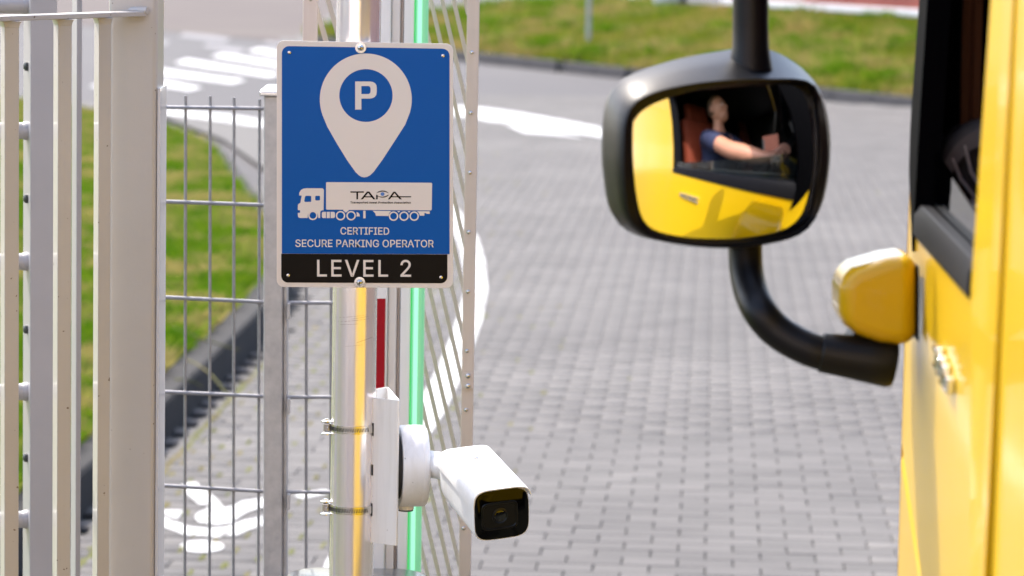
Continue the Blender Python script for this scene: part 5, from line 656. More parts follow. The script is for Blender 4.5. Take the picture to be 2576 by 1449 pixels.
for p in ([(880, 338), (1025, 338), (1025, 352), (880, 352)], [(944, 352), (962, 352), (962, 424), (944, 424)],
          [(990, 424), (1058, 340), (1084, 340), (1150, 424), (1126, 424), (1071, 354), (1014, 424)], [(1030, 391), (1112, 391), (1120, 403), (1020, 403)],
          [(1157, 372), (1174, 380), (1174, 424), (1157, 424)], [(1284, 424), (1343, 342), (1364, 342), (1434, 424), (1411, 424), (1354, 356), (1305, 424)], [(1322, 391), (1534, 391), (1534, 402), (1314, 402)],
          [(1157, 360), (1180, 341), (1205, 331), (1227, 329), (1252, 332), (1276, 343), (1297, 360), (1270, 349), (1245, 341), (1226, 340), (1205, 342), (1182, 349)],
          [(1160, 378), (1185, 391), (1207, 395), (1228, 396), (1252, 392), (1276, 380), (1297, 374), (1280, 390), (1255, 402), (1230, 405), (1203, 403), (1180, 394)]):
    addart(tapa, [[z5(*q) for q in p]], 3)
tapa_o = tapa.build('logo_lettering', M['black_sign'], sign, fix=False)
art('logo_eye', [[z5(1226+21*math.cos(t), 367+20*math.sin(t)) for t in np.linspace(0, 2*math.pi, 20)[:-1]]], mat('logo_blue', (.07, .2, .55), .3), 3)
def text(name, key, tl, tr, h, m, lay):
    nv, tr_ = GLYPHS[key]; mb = MB()
    vs = [S(*(z5(tl[0]+(tr[0]-tl[0])*x/9999, tl[1]+(tr[1]-tl[1])*x/9999 + h*(1-y/999))), lay) for x, y in nv]
    mb.add(vs, [tuple(t) for t in tr_]); return mb.build(name, m, sign, fix=False)
text('certified_lettering', 'cert', (772, 723), (1298, 726), 81, WS, 2)
text('operator_lettering', 'sec', (286, 856), (1778, 861), 82, WS, 2)
text('level_lettering', 'lev', (520, 1073), (1533, 1076), 183, WS, 2)
text('association_lettering', 'tr', (878, 446), (1531, 448), 28, M['black_sign'], 3)
for x, y in ((907.5, 120), (905, 710)):
    c = S(x, y); MB().lathe([(.0098, .0), (.0098, .0022), (.0045, .0024)], c-V(0, .0006, 0), (0, -1, 0), 28).build('washer', M['zinc'], sign)
    sc_ = MB().lathe([(.0056, .002), (.0055, .0042), (.0042, .0062), (.002, .0072)], c-V(0, .0006, 0), (0, -1, 0), 20).build('screw', M['steel'], sign)
    mb = MB()
    for an in (20, 110): mb.box(c-V(0, .0078, 0), (.0052, .0012, .0013), (V(math.cos(math.radians(an)), 0, math.sin(math.radians(an))), V(0, 1, 0), V(-math.sin(math.radians(an)), 0, math.cos(math.radians(an)))))
    mb.build('cross_slot', M['dark'], sc_)
    MB().lathe([(.006, 0), (.006, .04)], c+V(0, .004, 0), (0, 1, 0), 12).build('spacer', M['zinc'], sign)
for x, y in ((728, 132), (1114.5, 140), (725, 692.5), (1109.5, 697.5)):
    MB().lathe([(.0032, 0), (.0030, .0012), (.0012, .0018)], S(x, y)-V(0, .0006, 0), (0, -1, 0), 12).build('rivet', M['zinc'], sign)

# ================================================================== HOSE CLAMPS
def pole_c(z): return pB+pd*((z-pB.z)/pd.z)
sfront = at(900, 1082, YP-RP).z
for idx, (yc, lab) in enumerate(((1083, 'upper steel hose clamp round the pole above the middle of the camera bracket'), (1286, 'lower steel hose clamp round the pole near the foot of the camera bracket'))):
    z = at(890, yc, YP-RP).z; c = pole_c(z)
    cl = thing('hose_clamp', lab, 'clamp', c, 'hose clamps on the sign pole')
    rs = []
    for t in np.linspace(-2.2, 2.2, 61):
        # angle measured from the direction facing the eye point; positive to the right
        d = V(math.sin(t), -math.cos(t), 0); r0 = RP+.0006
        rs.append([c+d*r0+V(0, 0, -.0070), c+d*(r0+.0011)+V(0, 0, -.0070), c+d*(r0+.0011)+V(0, 0, .0070), c+d*r0+V(0, 0, .0070)])
    MB().rings(rs, smooth=False).build('band', M['steel'], cl)
    mb = MB()
    for t in np.arange(-1.35, .80, .075):
        d = V(math.sin(t), -math.cos(t), 0); tt = V(math.cos(t), math.sin(t), 0); q = c+d*(RP+.0019)
        mb.box(q, (.0012, .0006, .0070), ((tt+V(0, 0, .25)).normalized(), d, (V(0, 0, 1)-tt*.25).normalized()))
    mb.build('thread_slots', M['dark'], cl)
    d = V(math.sin(-1.50), -math.cos(-1.50), 0); q = c+d*(RP+.0075)
    hs = MB().box(q, (.012, .013, .017)).build('worm_housing', M['steel'], cl, bevel=.0025, seg=3)
    MB().lathe([(.0098, 0), (.0098, .0022), (.006, .004)], q+V(-.001, 0, .0095), (0, 0, 1), 12).build('screw_flange', M['steel'], cl)
    MB().lathe([(.0095, 0), (.0095, .002)], q+V(-.001, 0, -.0135), (0, 0, 1), 12).build('screw_flange', M['steel'], cl)
    MB().lathe([(.0042, 0), (.0038, .003)], q+V(-.001, 0, .0125), (0, 0, 1), 8).build('screw_head', M['zinc'], cl)
    MB().ball(q+V(.002, -.0065, 0), .002).build('rivet', M['zinc'], cl)

# ================================================================== SECURITY CAMERA ON ITS BRACKET
A = at(936, 1000, 6.232); zb = A.z
Bp, Cp, Dp = atz(1007, 1008, zb), atz(976, 972.5, zb), atz(946, 978, zb)
cmb = at(970, 1370, 6.28)
cctv = thing('security_camera', 'white bullet security camera clamped to the sign pole on a wedge shaped bracket', 'camera', cmb)
zbot = at(936, 1364, 6.232).z
def rounded(pts, i, r, n=6):
    p, a_, b_ = pts[i], pts[i-1], pts[(i+1) % len(pts)]; u, w = (a_-p).normalized()*r, (b_-p).normalized()*r
    return [(p+u)*(1-t)**2+p*2*t*(1-t)+(p+w)*t*t for t in np.linspace(0, 1, n)]
path = [A] + rounded([A, Bp, Cp, Dp], 1, .012) + rounded([A, Bp, Cp, Dp], 2, .014) + [Dp]
cen = (A+Bp+Cp+Dp)/4
inn = []
for i, p in enumerate(path):
    t = (path[min(i+1, len(path)-1)]-path[max(i-1, 0)]).normalized(); nn = V(-t.y, t.x, 0)
    if nn.dot(cen-p) < 0: nn = -nn
    inn.append(p+nn*.0028)
dz = V(0, 0, zb-zbot)
rs = [[p-dz, p, q, q-dz] for p, q in zip(path, inn)]
MB().rings(rs, smooth=False).build('pole_bracket', M['plastic_white'], cctv, bevel=.0006, seg=1)
fdir = (Bp-A).normalized(); fn = V(fdir.y, -fdir.x, 0)
for (x, y, h) in ((940, 1080, 33), (938.5, 1182, 28), (936.5, 1282, 33)):
    p = at(x, y, 6.232)
    p = A+fdir*((p-A).dot(fdir)); p.z = at(x, y, 6.232).z
    MB().box(p+fn*.0003, (.0035, .001, h*6.23/F), (fdir, fn, V(0, 0, 1))).build('strap_slot', M['dark'], cctv)
for i, y in enumerate((1080, 1282)):   # the strap's tongue between pole and slot
    p = at(937, y, 6.232); a_ = pole_c(p.z)+V(RP*.80, -RP*.62, 0)
# junction box: drum whose axis points right and slightly away
pn_ = (Cp-Bp).normalized(); ja = V(pn_.y, -pn_.x, 0)
if ja.x < 0: ja = -ja
jc = at(998, 1172, 6.27); RJ = 104*6.27/F
prof = [(RJ*.96, .004), (RJ, .008), (RJ, .040), (RJ*.995, .041), (RJ*.995, .0415), (RJ, .0425), (RJ*.985, .050), (RJ*.94, .0535), (RJ*.5, .0545)]
box = MB().lathe(prof, jc, ja, 56).build('junction_box', M['plastic_white'], cctv)
MB().lathe([(RJ*.80, -.006), (RJ*.80, .005)], jc, ja, 32).build('box_gap', M['dark'], cctv)  # dark drum drawn for the black gap between bracket and box
gl = jc+ja*.018+V(0, 0, -RJ-.001)
MB().lathe([(.0145, .004), (.0145, -.0045), (.012, -.0055)], gl, (0, 0, 1), 20).build('cable_gland', M['plastic_white'], cctv)
MB().lathe([(.0135, -.0056), (.0135, -.0075)], gl, (0, 0, 1), 20).build('gland_seal', M['dark'], cctv)
# body
Bk = at(1164, 1181, 6.21); Ft = at(1262, 1293, 5.995)
ca = (Ft-Bk).normalized(); cr = ca.cross(V(0, 0, 1)).normalized()*-1
if cr.x < 0: cr = -cr
rollm = Matrix.Rotation(math.radians(5.5), 3, -ca); cu = cr.cross(ca); cu = cu if cu.z > 0 else -cu
cr = rollm @ cr; cu = rollm @ cu
if cr.z < 0: rollm = Matrix.Rotation(math.radians(5.5), 3, ca); cr = rollm @ rollm @ cr; cu = rollm @ rollm @ cu
def sup(c, w, h, n=40, e=4.5, dy=0, top=None):
    o = []
    for i in range(n):
        t = 2*math.pi*i/n; cs, sn = math.cos(t), math.sin(t)
        o.append(c + cr*(w/2*math.copysign(abs(cs)**(2/e), cs)) + cu*(h/2*math.copysign(abs(sn)**(2/e), sn)+dy))
    return o
Wf, Hf = .103, .0955; LB = (Ft-Bk).length
rs = [sup(Bk, .056, .05), sup(Bk+ca*.004, .082, .072), sup(Bk+ca*.014, .095, .088), sup(Bk+ca*.05, .100, .093), sup(Ft-ca*.006, Wf, Hf), sup(Ft-ca*.002, Wf, Hf), sup(Ft, Wf-.002, Hf-.002), sup(Ft-ca*.001, Wf-.004, Hf-.004)]
MB().rings(rs).build('body', M['plastic_white'], cctv)
MB().rings([sup(Ft-ca*.002, Wf-.0042, Hf-.0042), sup(Ft+ca*.0008, Wf-.0042, Hf-.0042), sup(Ft+ca*.0014, Wf-.007, Hf-.007)]).build('front_window', M['cam_black'], cctv)
wc = Ft+ca*.0016-cu*.002-cr*.004
MB().rings([sup(wc, .068, .053, e=6), sup(wc+ca*.0014, .066, .051, e=6), sup(wc+ca*.0014, .061, .046, e=6), sup(wc-ca*.0002, .059, .044, e=6)]).build('window_frame', M['cam_dark'], cctv)
lens = MB().lathe([(.0145, 0), (.0145, .0022), (.0125, .003), (.0115, .0016), (.006, .0012)], wc, ca, 32).build('lens', M['cam_dark'], cctv)
MB().lathe([(.0105, .0018), (.008, .0023), (.003, .0026)], wc, ca, 24).build('lens_glass', M['lens'], lens)
# sun shield: a thin shell over the top and upper sides that reaches past the front
def shield(c, w, h):
    o = []
    for t in np.linspace(.30, math.pi-.08, 29):
        cs, sn = math.cos(t), math.sin(t); o.append(c + cr*(w/2*math.copysign(abs(cs)**(2/5.0), cs)) + cu*(h/2*math.copysign(abs(sn)**(2/5.0), sn)))
    return o
so = [shield(Bk-ca*.004, .073, .076), shield(Bk+ca*.003, .094, .089), shield(Bk+ca*.018, .1055, .1005), shield(Ft-ca*.02, .1085, .1025), shield(Ft+ca*.008, .1088, .1028)]
si = [shield(c_-0*ca, w-.0036, h-.0036) for c_, w, h in ((Bk-ca*.003, .073, .076), (Bk+ca*.004, .094, .089), (Bk+ca*.018, .1055, .1005), (Ft-ca*.02, .1085, .1025), (Ft+ca*.008, .1088, .1028))]
mb = MB()
for s_, flip in ((so, 0), (si, 1)): mb.rings(s_, closed=False, cap=(False, False))
n_ = len(so[0]); no = 0; ni = len(so)*n_; last = (len(so)-1)*n_
for i in range(n_-1): mb.f.append((no+last+i, no+last+i+1, ni+last+i+1, ni+last+i)); mb.sm.append(False); mb.f.append((no+i, ni+i, ni+i+1, no+i+1)); mb.sm.append(False)
for kk in range(len(so)-1):
    for e_ in (0, n_-1): mb.f.append((no+kk*n_+e_, no+(kk+1)*n_+e_, ni+(kk+1)*n_+e_, ni+kk*n_+e_)); mb.sm.append(False)
shl = mb.build('sun_shield', M['plastic_white'], cctv)
tp = Bk+ca*(LB*.33)+cu*.0507
MB().lathe([(.0115, -.001), (.0115, .0004), (.010, .0009)], tp, cu, 28).build('slot_pad', M['plastic_white'], shl)
MB().box(tp-ca*.003+cu*.0011, (.0055, .013, .0006), (cr, ca, cu)).build('slot', M['ledge'], shl, bevel=.0002)
MB().lathe([(.0058, .0008), (.0055, .0026), (.003, .0042)], tp+ca*.004, cu, 18).build('screw', M['steel'], shl)
na0 = jc+ja*.05; na1 = Bk+ca*.03-cr*.02
na0.z = at(1080, 1166, 6.27).z; na1.z = at(1115, 1166, 6.23).z
arm = MB().tube([na0-ja*.01, na0.lerp(na1, .5), na1], [.0255, .0245, .0245], 28).build('arm', M['plastic_white'], cctv)
am = na0.lerp(na1, .22); MB().box(am+V(0, -.0245, -.003), (.008, .001, .017)).build('locking_slot', M['gate2'], arm, bevel=.002)
MB().lathe([(.0035, 0), (.003, .002)], am+V(0, -.025, -.010), (0, -1, 0), 10).build('locking_screw', M['cam_dark'], arm)
# ================================================================== BARRIER: dark housing, raised boom, folded lattice
YH = 6.75; zh = at(900, 1428, YH+.02).z
hx0, hx1 = at(712, 1432, YH).x, at(1092, 1432, YH).x; hy0, hy1 = 6.36, 6.80
hb = V((hx0+hx1)/2, (hy0+hy1)/2, 0)
barrier = thing('boom_barrier', 'white boom barrier standing raised with a green light tube and folded lattice', 'barrier', hb)
def hring(z, ins, rr):
    o = []
    for cx, cy, a0_ in ((hx1-rr, hy1-rr, 0), (hx0+rr, hy1-rr, 90), (hx0+rr, hy0+rr, 180), (hx1-rr, hy0+rr, 270)):
        for i in range(9):
            t = math.radians(a0_+90*i/8); o.append(V(cx+(rr-ins)*math.cos(t), cy+(rr-ins)*math.sin(t), z))
    return o
MB().rings([hring(0, 0, .075), hring(zh-.035, 0, .075), hring(zh-.016, .004, .075), hring(zh-.005, .015, .075), hring(zh, .034, .075)]).build('housing', M['housing'], barrier)
YB = 6.97; kb = YB/F
ba, bb = at(1000, 0, YB), at(982, 1449, YB); bdv = (ba-bb).normalized(); blow = bb-bdv*.65; bup = ba+bdv*1.2; bl = (bup-blow).length; bm_ = (bup+blow)/2
AX = (V(1, 0, 0), V(0, 1, 0), bdv)
def bpiece(x0, x1, dpt, yoff, name, m, par=barrier, bev=.002, top=None):
    w = (x1-x0)*kb; cx = ((x0+x1)/2-1000)*kb
    return MB().box(bm_+V(cx, yoff, 0), (w, dpt, bl), AX).build(name, m, par, bevel=bev)
bpiece(925, 986, .055, .0, 'boom_tube', M['boom'], bev=.004)
bpiece(986.5, 1009, .045, .006, 'boom_channel', M['boom_warm'], bev=.003)
bpiece(1009.5, 1016.5, .03, .012, 'groove', M['alu'], bev=.001)
bpiece(1016, 1018, .03, .008, 'gap', M['dark'], bev=0)
bpiece(1017.5, 1044, .045, .004, 'light_carrier', M['boom'], bev=.002)
def bpt(x, yoff, s_): return bm_+V((x-1000)*kb, yoff, 0)+bdv*s_
rs = []
prof = [(1045, -.016), (1047, -.0205), (1053, -.0235), (1061, -.0245), (1069, -.0235), (1075, -.0205), (1078, -.015), (1078, .012), (1045, .012)]
MB().rings([[bpt(x, yo, s_) for x, yo in prof] for s_ in (-bl/2, bl/2)], smooth=False).build('light_tube', M['led'], barrier, bevel=.001)
MB().rings([[bpt(x, yo, s_) for x, yo in ((1052, -.0248), (1063, -.0258), (1063, -.02), (1052, -.02))] for s_ in (-bl/2, bl/2)], smooth=False).build('light_core', M['led_core'], barrier)
MB().rings([[bpt(x, yo, s_) for x, yo in ((1044, -.019), (1046.5, -.0215), (1046.5, -.01), (1044, -.01))] for s_ in (-bl/2, bl/2)], smooth=False).build('light_edge', M['led_edge'], barrier)
rp0, rp1 = at(948, 751, YB-.03), at(968.5, 974, YB-.03)
MB().add([at(938, 751, YB-.0285), at(970, 751, YB-.0285), at(967, 990, YB-.0285), at(935, 990, YB-.0285)], [(0, 1, 2, 3)]).build('red_reflector', M['red'], barrier)
# lattice rails
def rail(xt, yt, xb, yb, w, name):
    p, q = at(xt, yt, 7.02), at(xb, yb, 7.02); dv = (p-q).normalized(); mid = (p+q)/2
    return MB().box(mid, (w*kb, .026, (p-q).length), (V(1, 0, 0), V(0, 1, 0), dv)).build(name, M['alu'], barrier, bevel=.0015)
r1 = rail(1193.6, -160, 1164, 1780, 31, 'lattice_rail')
scr = loose_mesh(MB().lathe([(.0040, 0), (.0038, .0018), (.0022, .003)], (0, 0, 0), (0, -1, 0), 12), 'screw', M['zinc'])
for x, y in ((1187, 132), (1184.5, 284), (1182, 434.5), (1179, 584), (1177, 734), (1174.5, 883), (1172.5, 1031), (1166, 1329), (1190, -20)):
    inst('screw', scr, r1, at(x, y, 7.006))
sp = MB().box(at(1177.5, 958, 7.004), (25*kb, .003, 42*kb)).build('splice_plate', M['alu'], r1, bevel=.0008)
scb = loose_mesh(MB().lathe([(.0052, 0), (.005, .0026), (.003, .004)], (0, 0, 0), (0, -1, 0), 12), 'screw', M['zinc'])
for y in (945.5, 971): inst('screw', scb, r1, at(1177, y, 7.002))
r2 = rail(783, -160, 776, 600, 36, 'lattice_rail')
inst('screw', scr, r2, at(782, -2, 7.006))
for kq in range(-9, 11):
    y0 = 728+123.5*kq; P0 = (1081-.235*110, y0-110); L_ = 530
    a_ = at(P0[0], P0[1], 7.055); b_ = at(P0[0]+.232*L_, P0[1]+L_, 7.055)
    if P0[1]+L_ < -200: continue
    dv = (b_-a_).normalized(); sd = dv.cross(V(0, 1, 0)).normalized()
    MB().box((a_+b_)/2, (10.5*kb, .006, (b_-a_).length), (sd, V(0, 1, 0), dv)).build('lattice_bar', M['slat'], barrier, bevel=.001, seg=1)
for kq in range(-2, 4):
    y0 = -200+123.5*kq
    a_ = at(783, y0+50, 7.055); b_ = at(783+.285*460, y0+510, 7.055)
    dv = (b_-a_).normalized(); sd = dv.cross(V(0, 1, 0)).normalized()
    MB().box((a_+b_)/2, (13*kb, .006, (b_-a_).length), (sd, V(0, 1, 0), dv)).build('lattice_bar', M['slat'], barrier, bevel=.001, seg=1)
# ================================================================== YELLOW TRUCK
TX0, TK = .3569, .03435
td = V(TK, 1, 0).normalized(); tn = V(-td.y, td.x, 0)               # td: driving direction, tn: outwards (towards the eye side)
def TP(Y, z, out=0.0):
    tum = .030*max(0, z-1.95)
    return V(TX0+TK*Y+tum, Y, z) + tn*out
def trow(Y, z, depth): return V(TX0+TK*Y, Y, z) - tn*depth
truck = thing('yellow_truck', 'yellow truck cab at the right edge with its window down and black mirror', 'truck', V(1.6, 3.4, 0))
YEL = M['yellow']
def side_panel(name, loop, hole, m, th=.045, out=0.0, bev=.004):
    """slab following the cab side; loops are (Y, z)"""
    mb = MB()
    ls = [loop] + ([hole] if hole else [])
    tri = tessellate_polygon([[V(y, z, 0) for y, z in l] for l in ls]); flatp = [p for l in ls for p in l]; n = len(flatp)
    vs = [TP(y, z, out) for y, z in flatp] + [TP(y, z, out-th) for y, z in flatp]
    fs = [tuple(t) for t in tri] + [tuple(i+n for i in reversed(t)) for t in tri]; o = 0
    for l in ls:
        k = len(l)
        for i in range(k): j = (i+1) % k; fs.append((o+i, o+j, n+o+j, n+o+i))
        o += k
    mb.add(vs, fs); return mb.build(name, m, truck, bevel=bev, seg=2)
def rpoly(pts, r, n=5):
    o = []; N = len(pts)
    for i in range(N):
        p = Vector((*pts[i], 0)); a_ = Vector((*pts[i-1], 0)); b_ = Vector((*pts[(i+1) % N], 0)); rr = r[i] if isinstance(r, list) else r
        u, w = (a_-p).normalized()*rr, (b_-p).normalized()*rr
        o += [tuple(((p+u)*(1-t)**2+p*2*t*(1-t)+(p+w)*t*t)[:2]) for t in np.linspace(0, 1, n)]
    return o
ZS = 1.925
win = rpoly([(3.592, ZS), (4.345, ZS), (4.335, 2.10), (4.285, 2.66), (3.545, 2.66)], [.035, .03, .1, .05, .05])
D0, D1 = 3.436, 4.440
zmid = [(D0, 1.94), (D0, 2.74)]
# door: upper sheet with the window cut out, crease, lower sheet that stands a little proud
def crease(Y): return 1.628+.30*(Y-4.4)
mb = MB()
up_loop = [(D0, crease(D0))] + [(D1, crease(D1)), (D1, 1.99), (4.40, 2.3), (4.33, 2.74), (D0-.02, 2.74)]
door = side_panel('door', up_loop, win, YEL, th=.006, bev=.001)
ys = np.linspace(D0, D1, 14)
prof = [(-.006, 0.0), (-.0045, -.004), (-.0008, -.018), (.0008, -.024), (.0002, -.032), (.0, -.20), (.0, -1.2)]
MB().rings([[TP(y, crease(y)+dz_, o_) for o_, dz_ in prof] + [TP(y, crease(y)-1.2, -.04), TP(y, crease(y), -.04)] for y in ys]).build('door_lower', YEL, truck, bevel=.002)
# black frame in front of the opening
side_panel('pillar_trim', rpoly([(4.318, 1.90), (4.425, 2.00), (4.443, 2.06), (4.40, 2.35), (4.335, 2.73), (4.258, 2.73), (4.305, 2.10)], [.005, .02, .02, .02, .01, .01, .02]), None, M['frame_black'], th=.03, out=.004)
side_panel('upper_frame', [(3.50, 2.535), (4.285, 2.535), (4.26, 2.735), (3.49, 2.735)], None, M['frame_black'], th=.05, out=.003)  # reaches below the window cut to block sky light from the cab
side_panel('rear_frame_seal', [(3.585, ZS+.01), (3.60, ZS+.01), (3.553, 2.66), (3.538, 2.66)], None, M['rubber'], th=.06, out=-.004, bev=.001)
# rubber at the foot of the window and the ledge inside it
MB().rings([[TP(y, 1.924, .004), TP(y, 1.950, .003), TP(y, 1.962, -.004), TP(y, 1.962, -.018), TP(y, 1.92, -.018)] for y in (3.598, 3.9, 4.316)], smooth=False).build('window_rubber', M['rubber'], truck, bevel=.002)
MB().rings([[TP(y, 1.963, -.019), TP(y, 1.972, -.030), TP(y, 1.970, -.075), TP(y, 1.92, -.085), TP(y, 1.90, -.019)] for y in (3.598, 3.9, 4.316)], smooth=False).build('inner_ledge', M['ledge'], truck, bevel=.003)
gl_ = MB().prism([TP(3.60, 1.93, -.0185), TP(4.335, 1.93, -.0185), TP(4.315, 2.028, -.0185), TP(3.595, 1.988, -.0185)], -tn*.004).build('side_glass', M['glass'], truck)
# cab behind and ahead of the door, roof, floor, front
side_panel('cab_rear_side', [(1.95, .42), (D0-.007, .42), (D0-.007, 2.74), (1.95, 2.74)], None, YEL, th=.04, bev=.006)
W = 2.35
def shell(name, pts, m, th=.04, bev=.004):
    mb = MB(); mb.prism(pts[0], pts[1]); return mb.build(name, m, truck, bevel=bev)
far = -tn*W
roofp = [TP(1.95, 2.745, 0), TP(4.34, 2.745, 0), TP(4.34, 2.745, 0)+far, TP(1.95, 2.745, 0)+far]
shell('roof', (roofp, V(0, 0, .08)), YEL, bev=.02)
# front corner that turns inwards, then the nose
rs = []
for z in (.75, 1.2, 1.6, 1.90, 2.0):
    rs.append([TP(4.447, z, 0), TP(4.475, z, -.006), TP(4.53, z, -.03), TP(4.60, z, -.09), TP(4.64, z, -.2), TP(4.60, z, -.2), TP(4.447, z, -.04)])
MB().rings(rs).build('front_corner', YEL, truck)
rs = [[TP(4.445, z, -.008), TP(4.50, z, -.03), TP(4.57, z, -.15), TP(4.52, z, -.17), TP(4.45, z, -.05)] if z < 2.1 else [TP(4.445-(z-2.0)*.15, z, -.008), TP(4.49-(z-2.0)*.2, z, -.03), TP(4.55-(z-2.0)*.22, z, -.15), TP(4.50-(z-2.0)*.2, z, -.17), TP(4.43-(z-2.0)*.15, z, -.05)] for z in (2.0, 2.2, 2.5, 2.74)]
MB().rings(rs).build('front_pillar', M['frame_black'], truck)
shell('nose', ([TP(4.60, .75, -.2), TP(4.60, 1.95, -.2), TP(4.60, 1.95, -W), TP(4.60, .75, -W)], td*.05), YEL)
wsd = ([TP(4.58, 1.95, -.14), TP(4.58, 1.95, -W), TP(4.39, 2.74, -W), TP(4.39, 2.74, -.14)], td*.006)
shell('windscreen', wsd, M['windglass'], bev=0)
INT = M['interior']
shell('headlining', ([TP(1.99, 2.70, -.05), TP(4.30, 2.70, -.05), TP(4.30, 2.70, -W), TP(1.99, 2.70, -W)], V(0, 0, .03)), INT, bev=0)
shell('sun_visor_band', ([TP(4.37, 2.35, -.12), TP(4.37, 2.35, -W), TP(4.33, 2.70, -W), TP(4.33, 2.70, -.12)], td*.01), INT, bev=0)
shell('cab_floor', ([TP(1.99, 1.12, -.05), TP(4.58, 1.12, -.05), TP(4.58, 1.12, -W), TP(1.99, 1.12, -W)], V(0, 0, .05)), INT, bev=0)
shell('rear_wall', ([TP(1.95, .75, -.01), TP(1.95, 2.74, -.01), TP(1.95, 2.74, -W), TP(1.95, .75, -W)], td*.04), YEL)
shell('rear_curtain', ([TP(2.9, 1.15, -.06), TP(2.9, 2.70, -.06), TP(2.9, 2.70, -W), TP(2.9, 1.15, -W)], td*.03), INT, bev=0)
# off-side wall with its own window opening
def off(Y, z): return V(TX0+TK*Y, Y, z)-tn*W
mb = MB()
for (ya, yb, za, zb_) in ((1.95, 3.75, .75, 2.74), (4.25, 4.6, .75, 2.74), (3.75, 4.25, .75, 1.93), (3.75, 4.25, 2.35, 2.74)):
    mb.prism([off(ya, za), off(yb, za), off(yb, zb_), off(ya, zb_)], tn*.03)
mb.build('off_side_wall', INT, truck)
# inner door lining and B pillar trim
MB().prism([TP(D0+.05, 1.2, -.05), TP(4.4, 1.2, -.05), TP(4.4, 1.90, -.05), TP(D0+.05, 1.90, -.05)], -tn*.02).build('door_lining', INT, truck)
MB().prism([TP(2.95, 1.2, -.05), TP(3.52, 1.2, -.05), TP(3.50, 2.70, -.05), TP(2.95, 2.70, -.05)], -tn*.02).build('pillar_lining', INT, truck)
# dashboard with its rounded end and light ribs
MB().rings([[TP(Y_, 1.5, -.07), TP(Y_, zt_, -.07), TP(Y_, zt_+.02, -.12), TP(Y_, zt_+.02, -W+.05), TP(Y_, 1.5, -W+.05)] for Y_, zt_ in ((4.42, 1.80), (4.45, 1.86), (4.55, 1.90))], smooth=False).build('dashboard', M['dash'], truck, bevel=.01)
dc = at(2472, 520, 4.37)
dome = MB(); rs = []
for rr, yy in ((.052, -.012), (.066, -.012), (.072, -.004), (.074, .02), (.072, .08)):
    rs.append([dc+V(-math.cos(t)*rr*.95+.0, yy, math.sin(t)*rr*1.5) for t in np.linspace(-.15, math.pi*.62, 22)])
dome.rings(rs, closed=False, cap=(False, False)); dm = dome.build('air_vent', M['dash'], truck, fix=False)
MB().prism([dc+V(-math.cos(t)*.069, .004, math.sin(t)*.105) for t in np.linspace(-.1, math.pi*.62, 20)]+[dc+V(.06, .004, -.01)], V(0, .01, 0)).build('vent_back', INT, truck)
for i, t in enumerate((.18, .48, .78, 1.1)):
    a_ = dc+V(-.02+.012*i, -.006, -.006); b_ = dc+V(-math.cos(t)*.058, -.010, math.sin(t)*.088); c_ = (a_+b_)/2+V(-.012, -.002, .008)
    MB().tube([a_, c_, b_], .0026, 8).build('vent_rib', M['galv'], dm)
MB().box(dc+V(.0, -.004, -.014), (.15, .02, .012)).build('vent_sill', M['dash'], truck, bevel=.003)
cu0, cu1 = at(2440, 335, 4.40), at(2447, -60, 4.36)
MB().rings([[p+V(dx, dy, 0) for dx, dy in ((-.012, 0), (-.004, -.008), (.004, .003), (.012, -.006), (.012, .012), (-.012, .012))] for p in (cu0, cu0.lerp(cu1, .5), cu1+V(0, 0, .25))]).build('cab_curtain', mat('brown_curtain', (.09, .03, .006), .9), truck)
# steering wheel
wc_ = V(.915, 4.22, 2.0); wa = V(0, -.5, .866)
def wpt_(t, r=.19): return wc_+V(math.cos(t)*r, math.sin(t)*r*.866, math.sin(t)*r*.5)
whl = MB().tube([wpt_(t) for t in np.linspace(0, 2*math.pi, 49)], .0135, 12).build('steering_wheel', M['black_plastic'], truck)
MB().lathe([(.07, -.02), (.075, 0), (.06, .015)], wc_-wa*.02, wa, 20).build('wheel_hub', M['dash'], whl)
for t in (.3, math.pi-.3, -math.pi/2): MB().tube([wpt_(t), wc_+(wpt_(t)-wc_)*.3-wa*.02], .012, 8).build('wheel_spoke', M['dash'], whl)
MB().tube([wc_-wa*.03, wc_-wa*.5+V(0, .12, 0)], .035, 12).build('steering_column', M['dash'], truck)
# seats
def seat(xc, par):
    MB().box(V(xc, 3.66, 1.60), (.46, .52, .14)).build('seat_cushion', M['orange'], par, bevel=.05, seg=4)
    a_ = V(0, .12, -1).normalized()
    b = MB().box(V(xc, 3.435, 2.02), (.44, .11, .74), (V(1, 0, 0), V(0, 1, .12).normalized(), V(0, -.12, 1).normalized())).build('seat_back', M['orange'], par, bevel=.05, seg=4)
    MB().box(V(xc, 3.385, 2.47), (.30, .10, .20), (V(1, 0, 0), V(0, 1, .1).normalized(), V(0, -.1, 1).normalized())).build('headrest', M['orange'], par, bevel=.04, seg=4)
    MB().box(V(xc, 3.68, 1.36), (.34, .38, .34)).build('seat_base', INT, par, bevel=.02)
seat(.90, truck); seat(2.15, truck)
MB().tube([TP(3.47, 2.50, -.075), TP(3.49, 2.2, -.078), TP(3.50, 1.95, -.085), TP(3.52, 1.7, -.10)], .02, 8).build('seat_belt', M['dash'], truck)
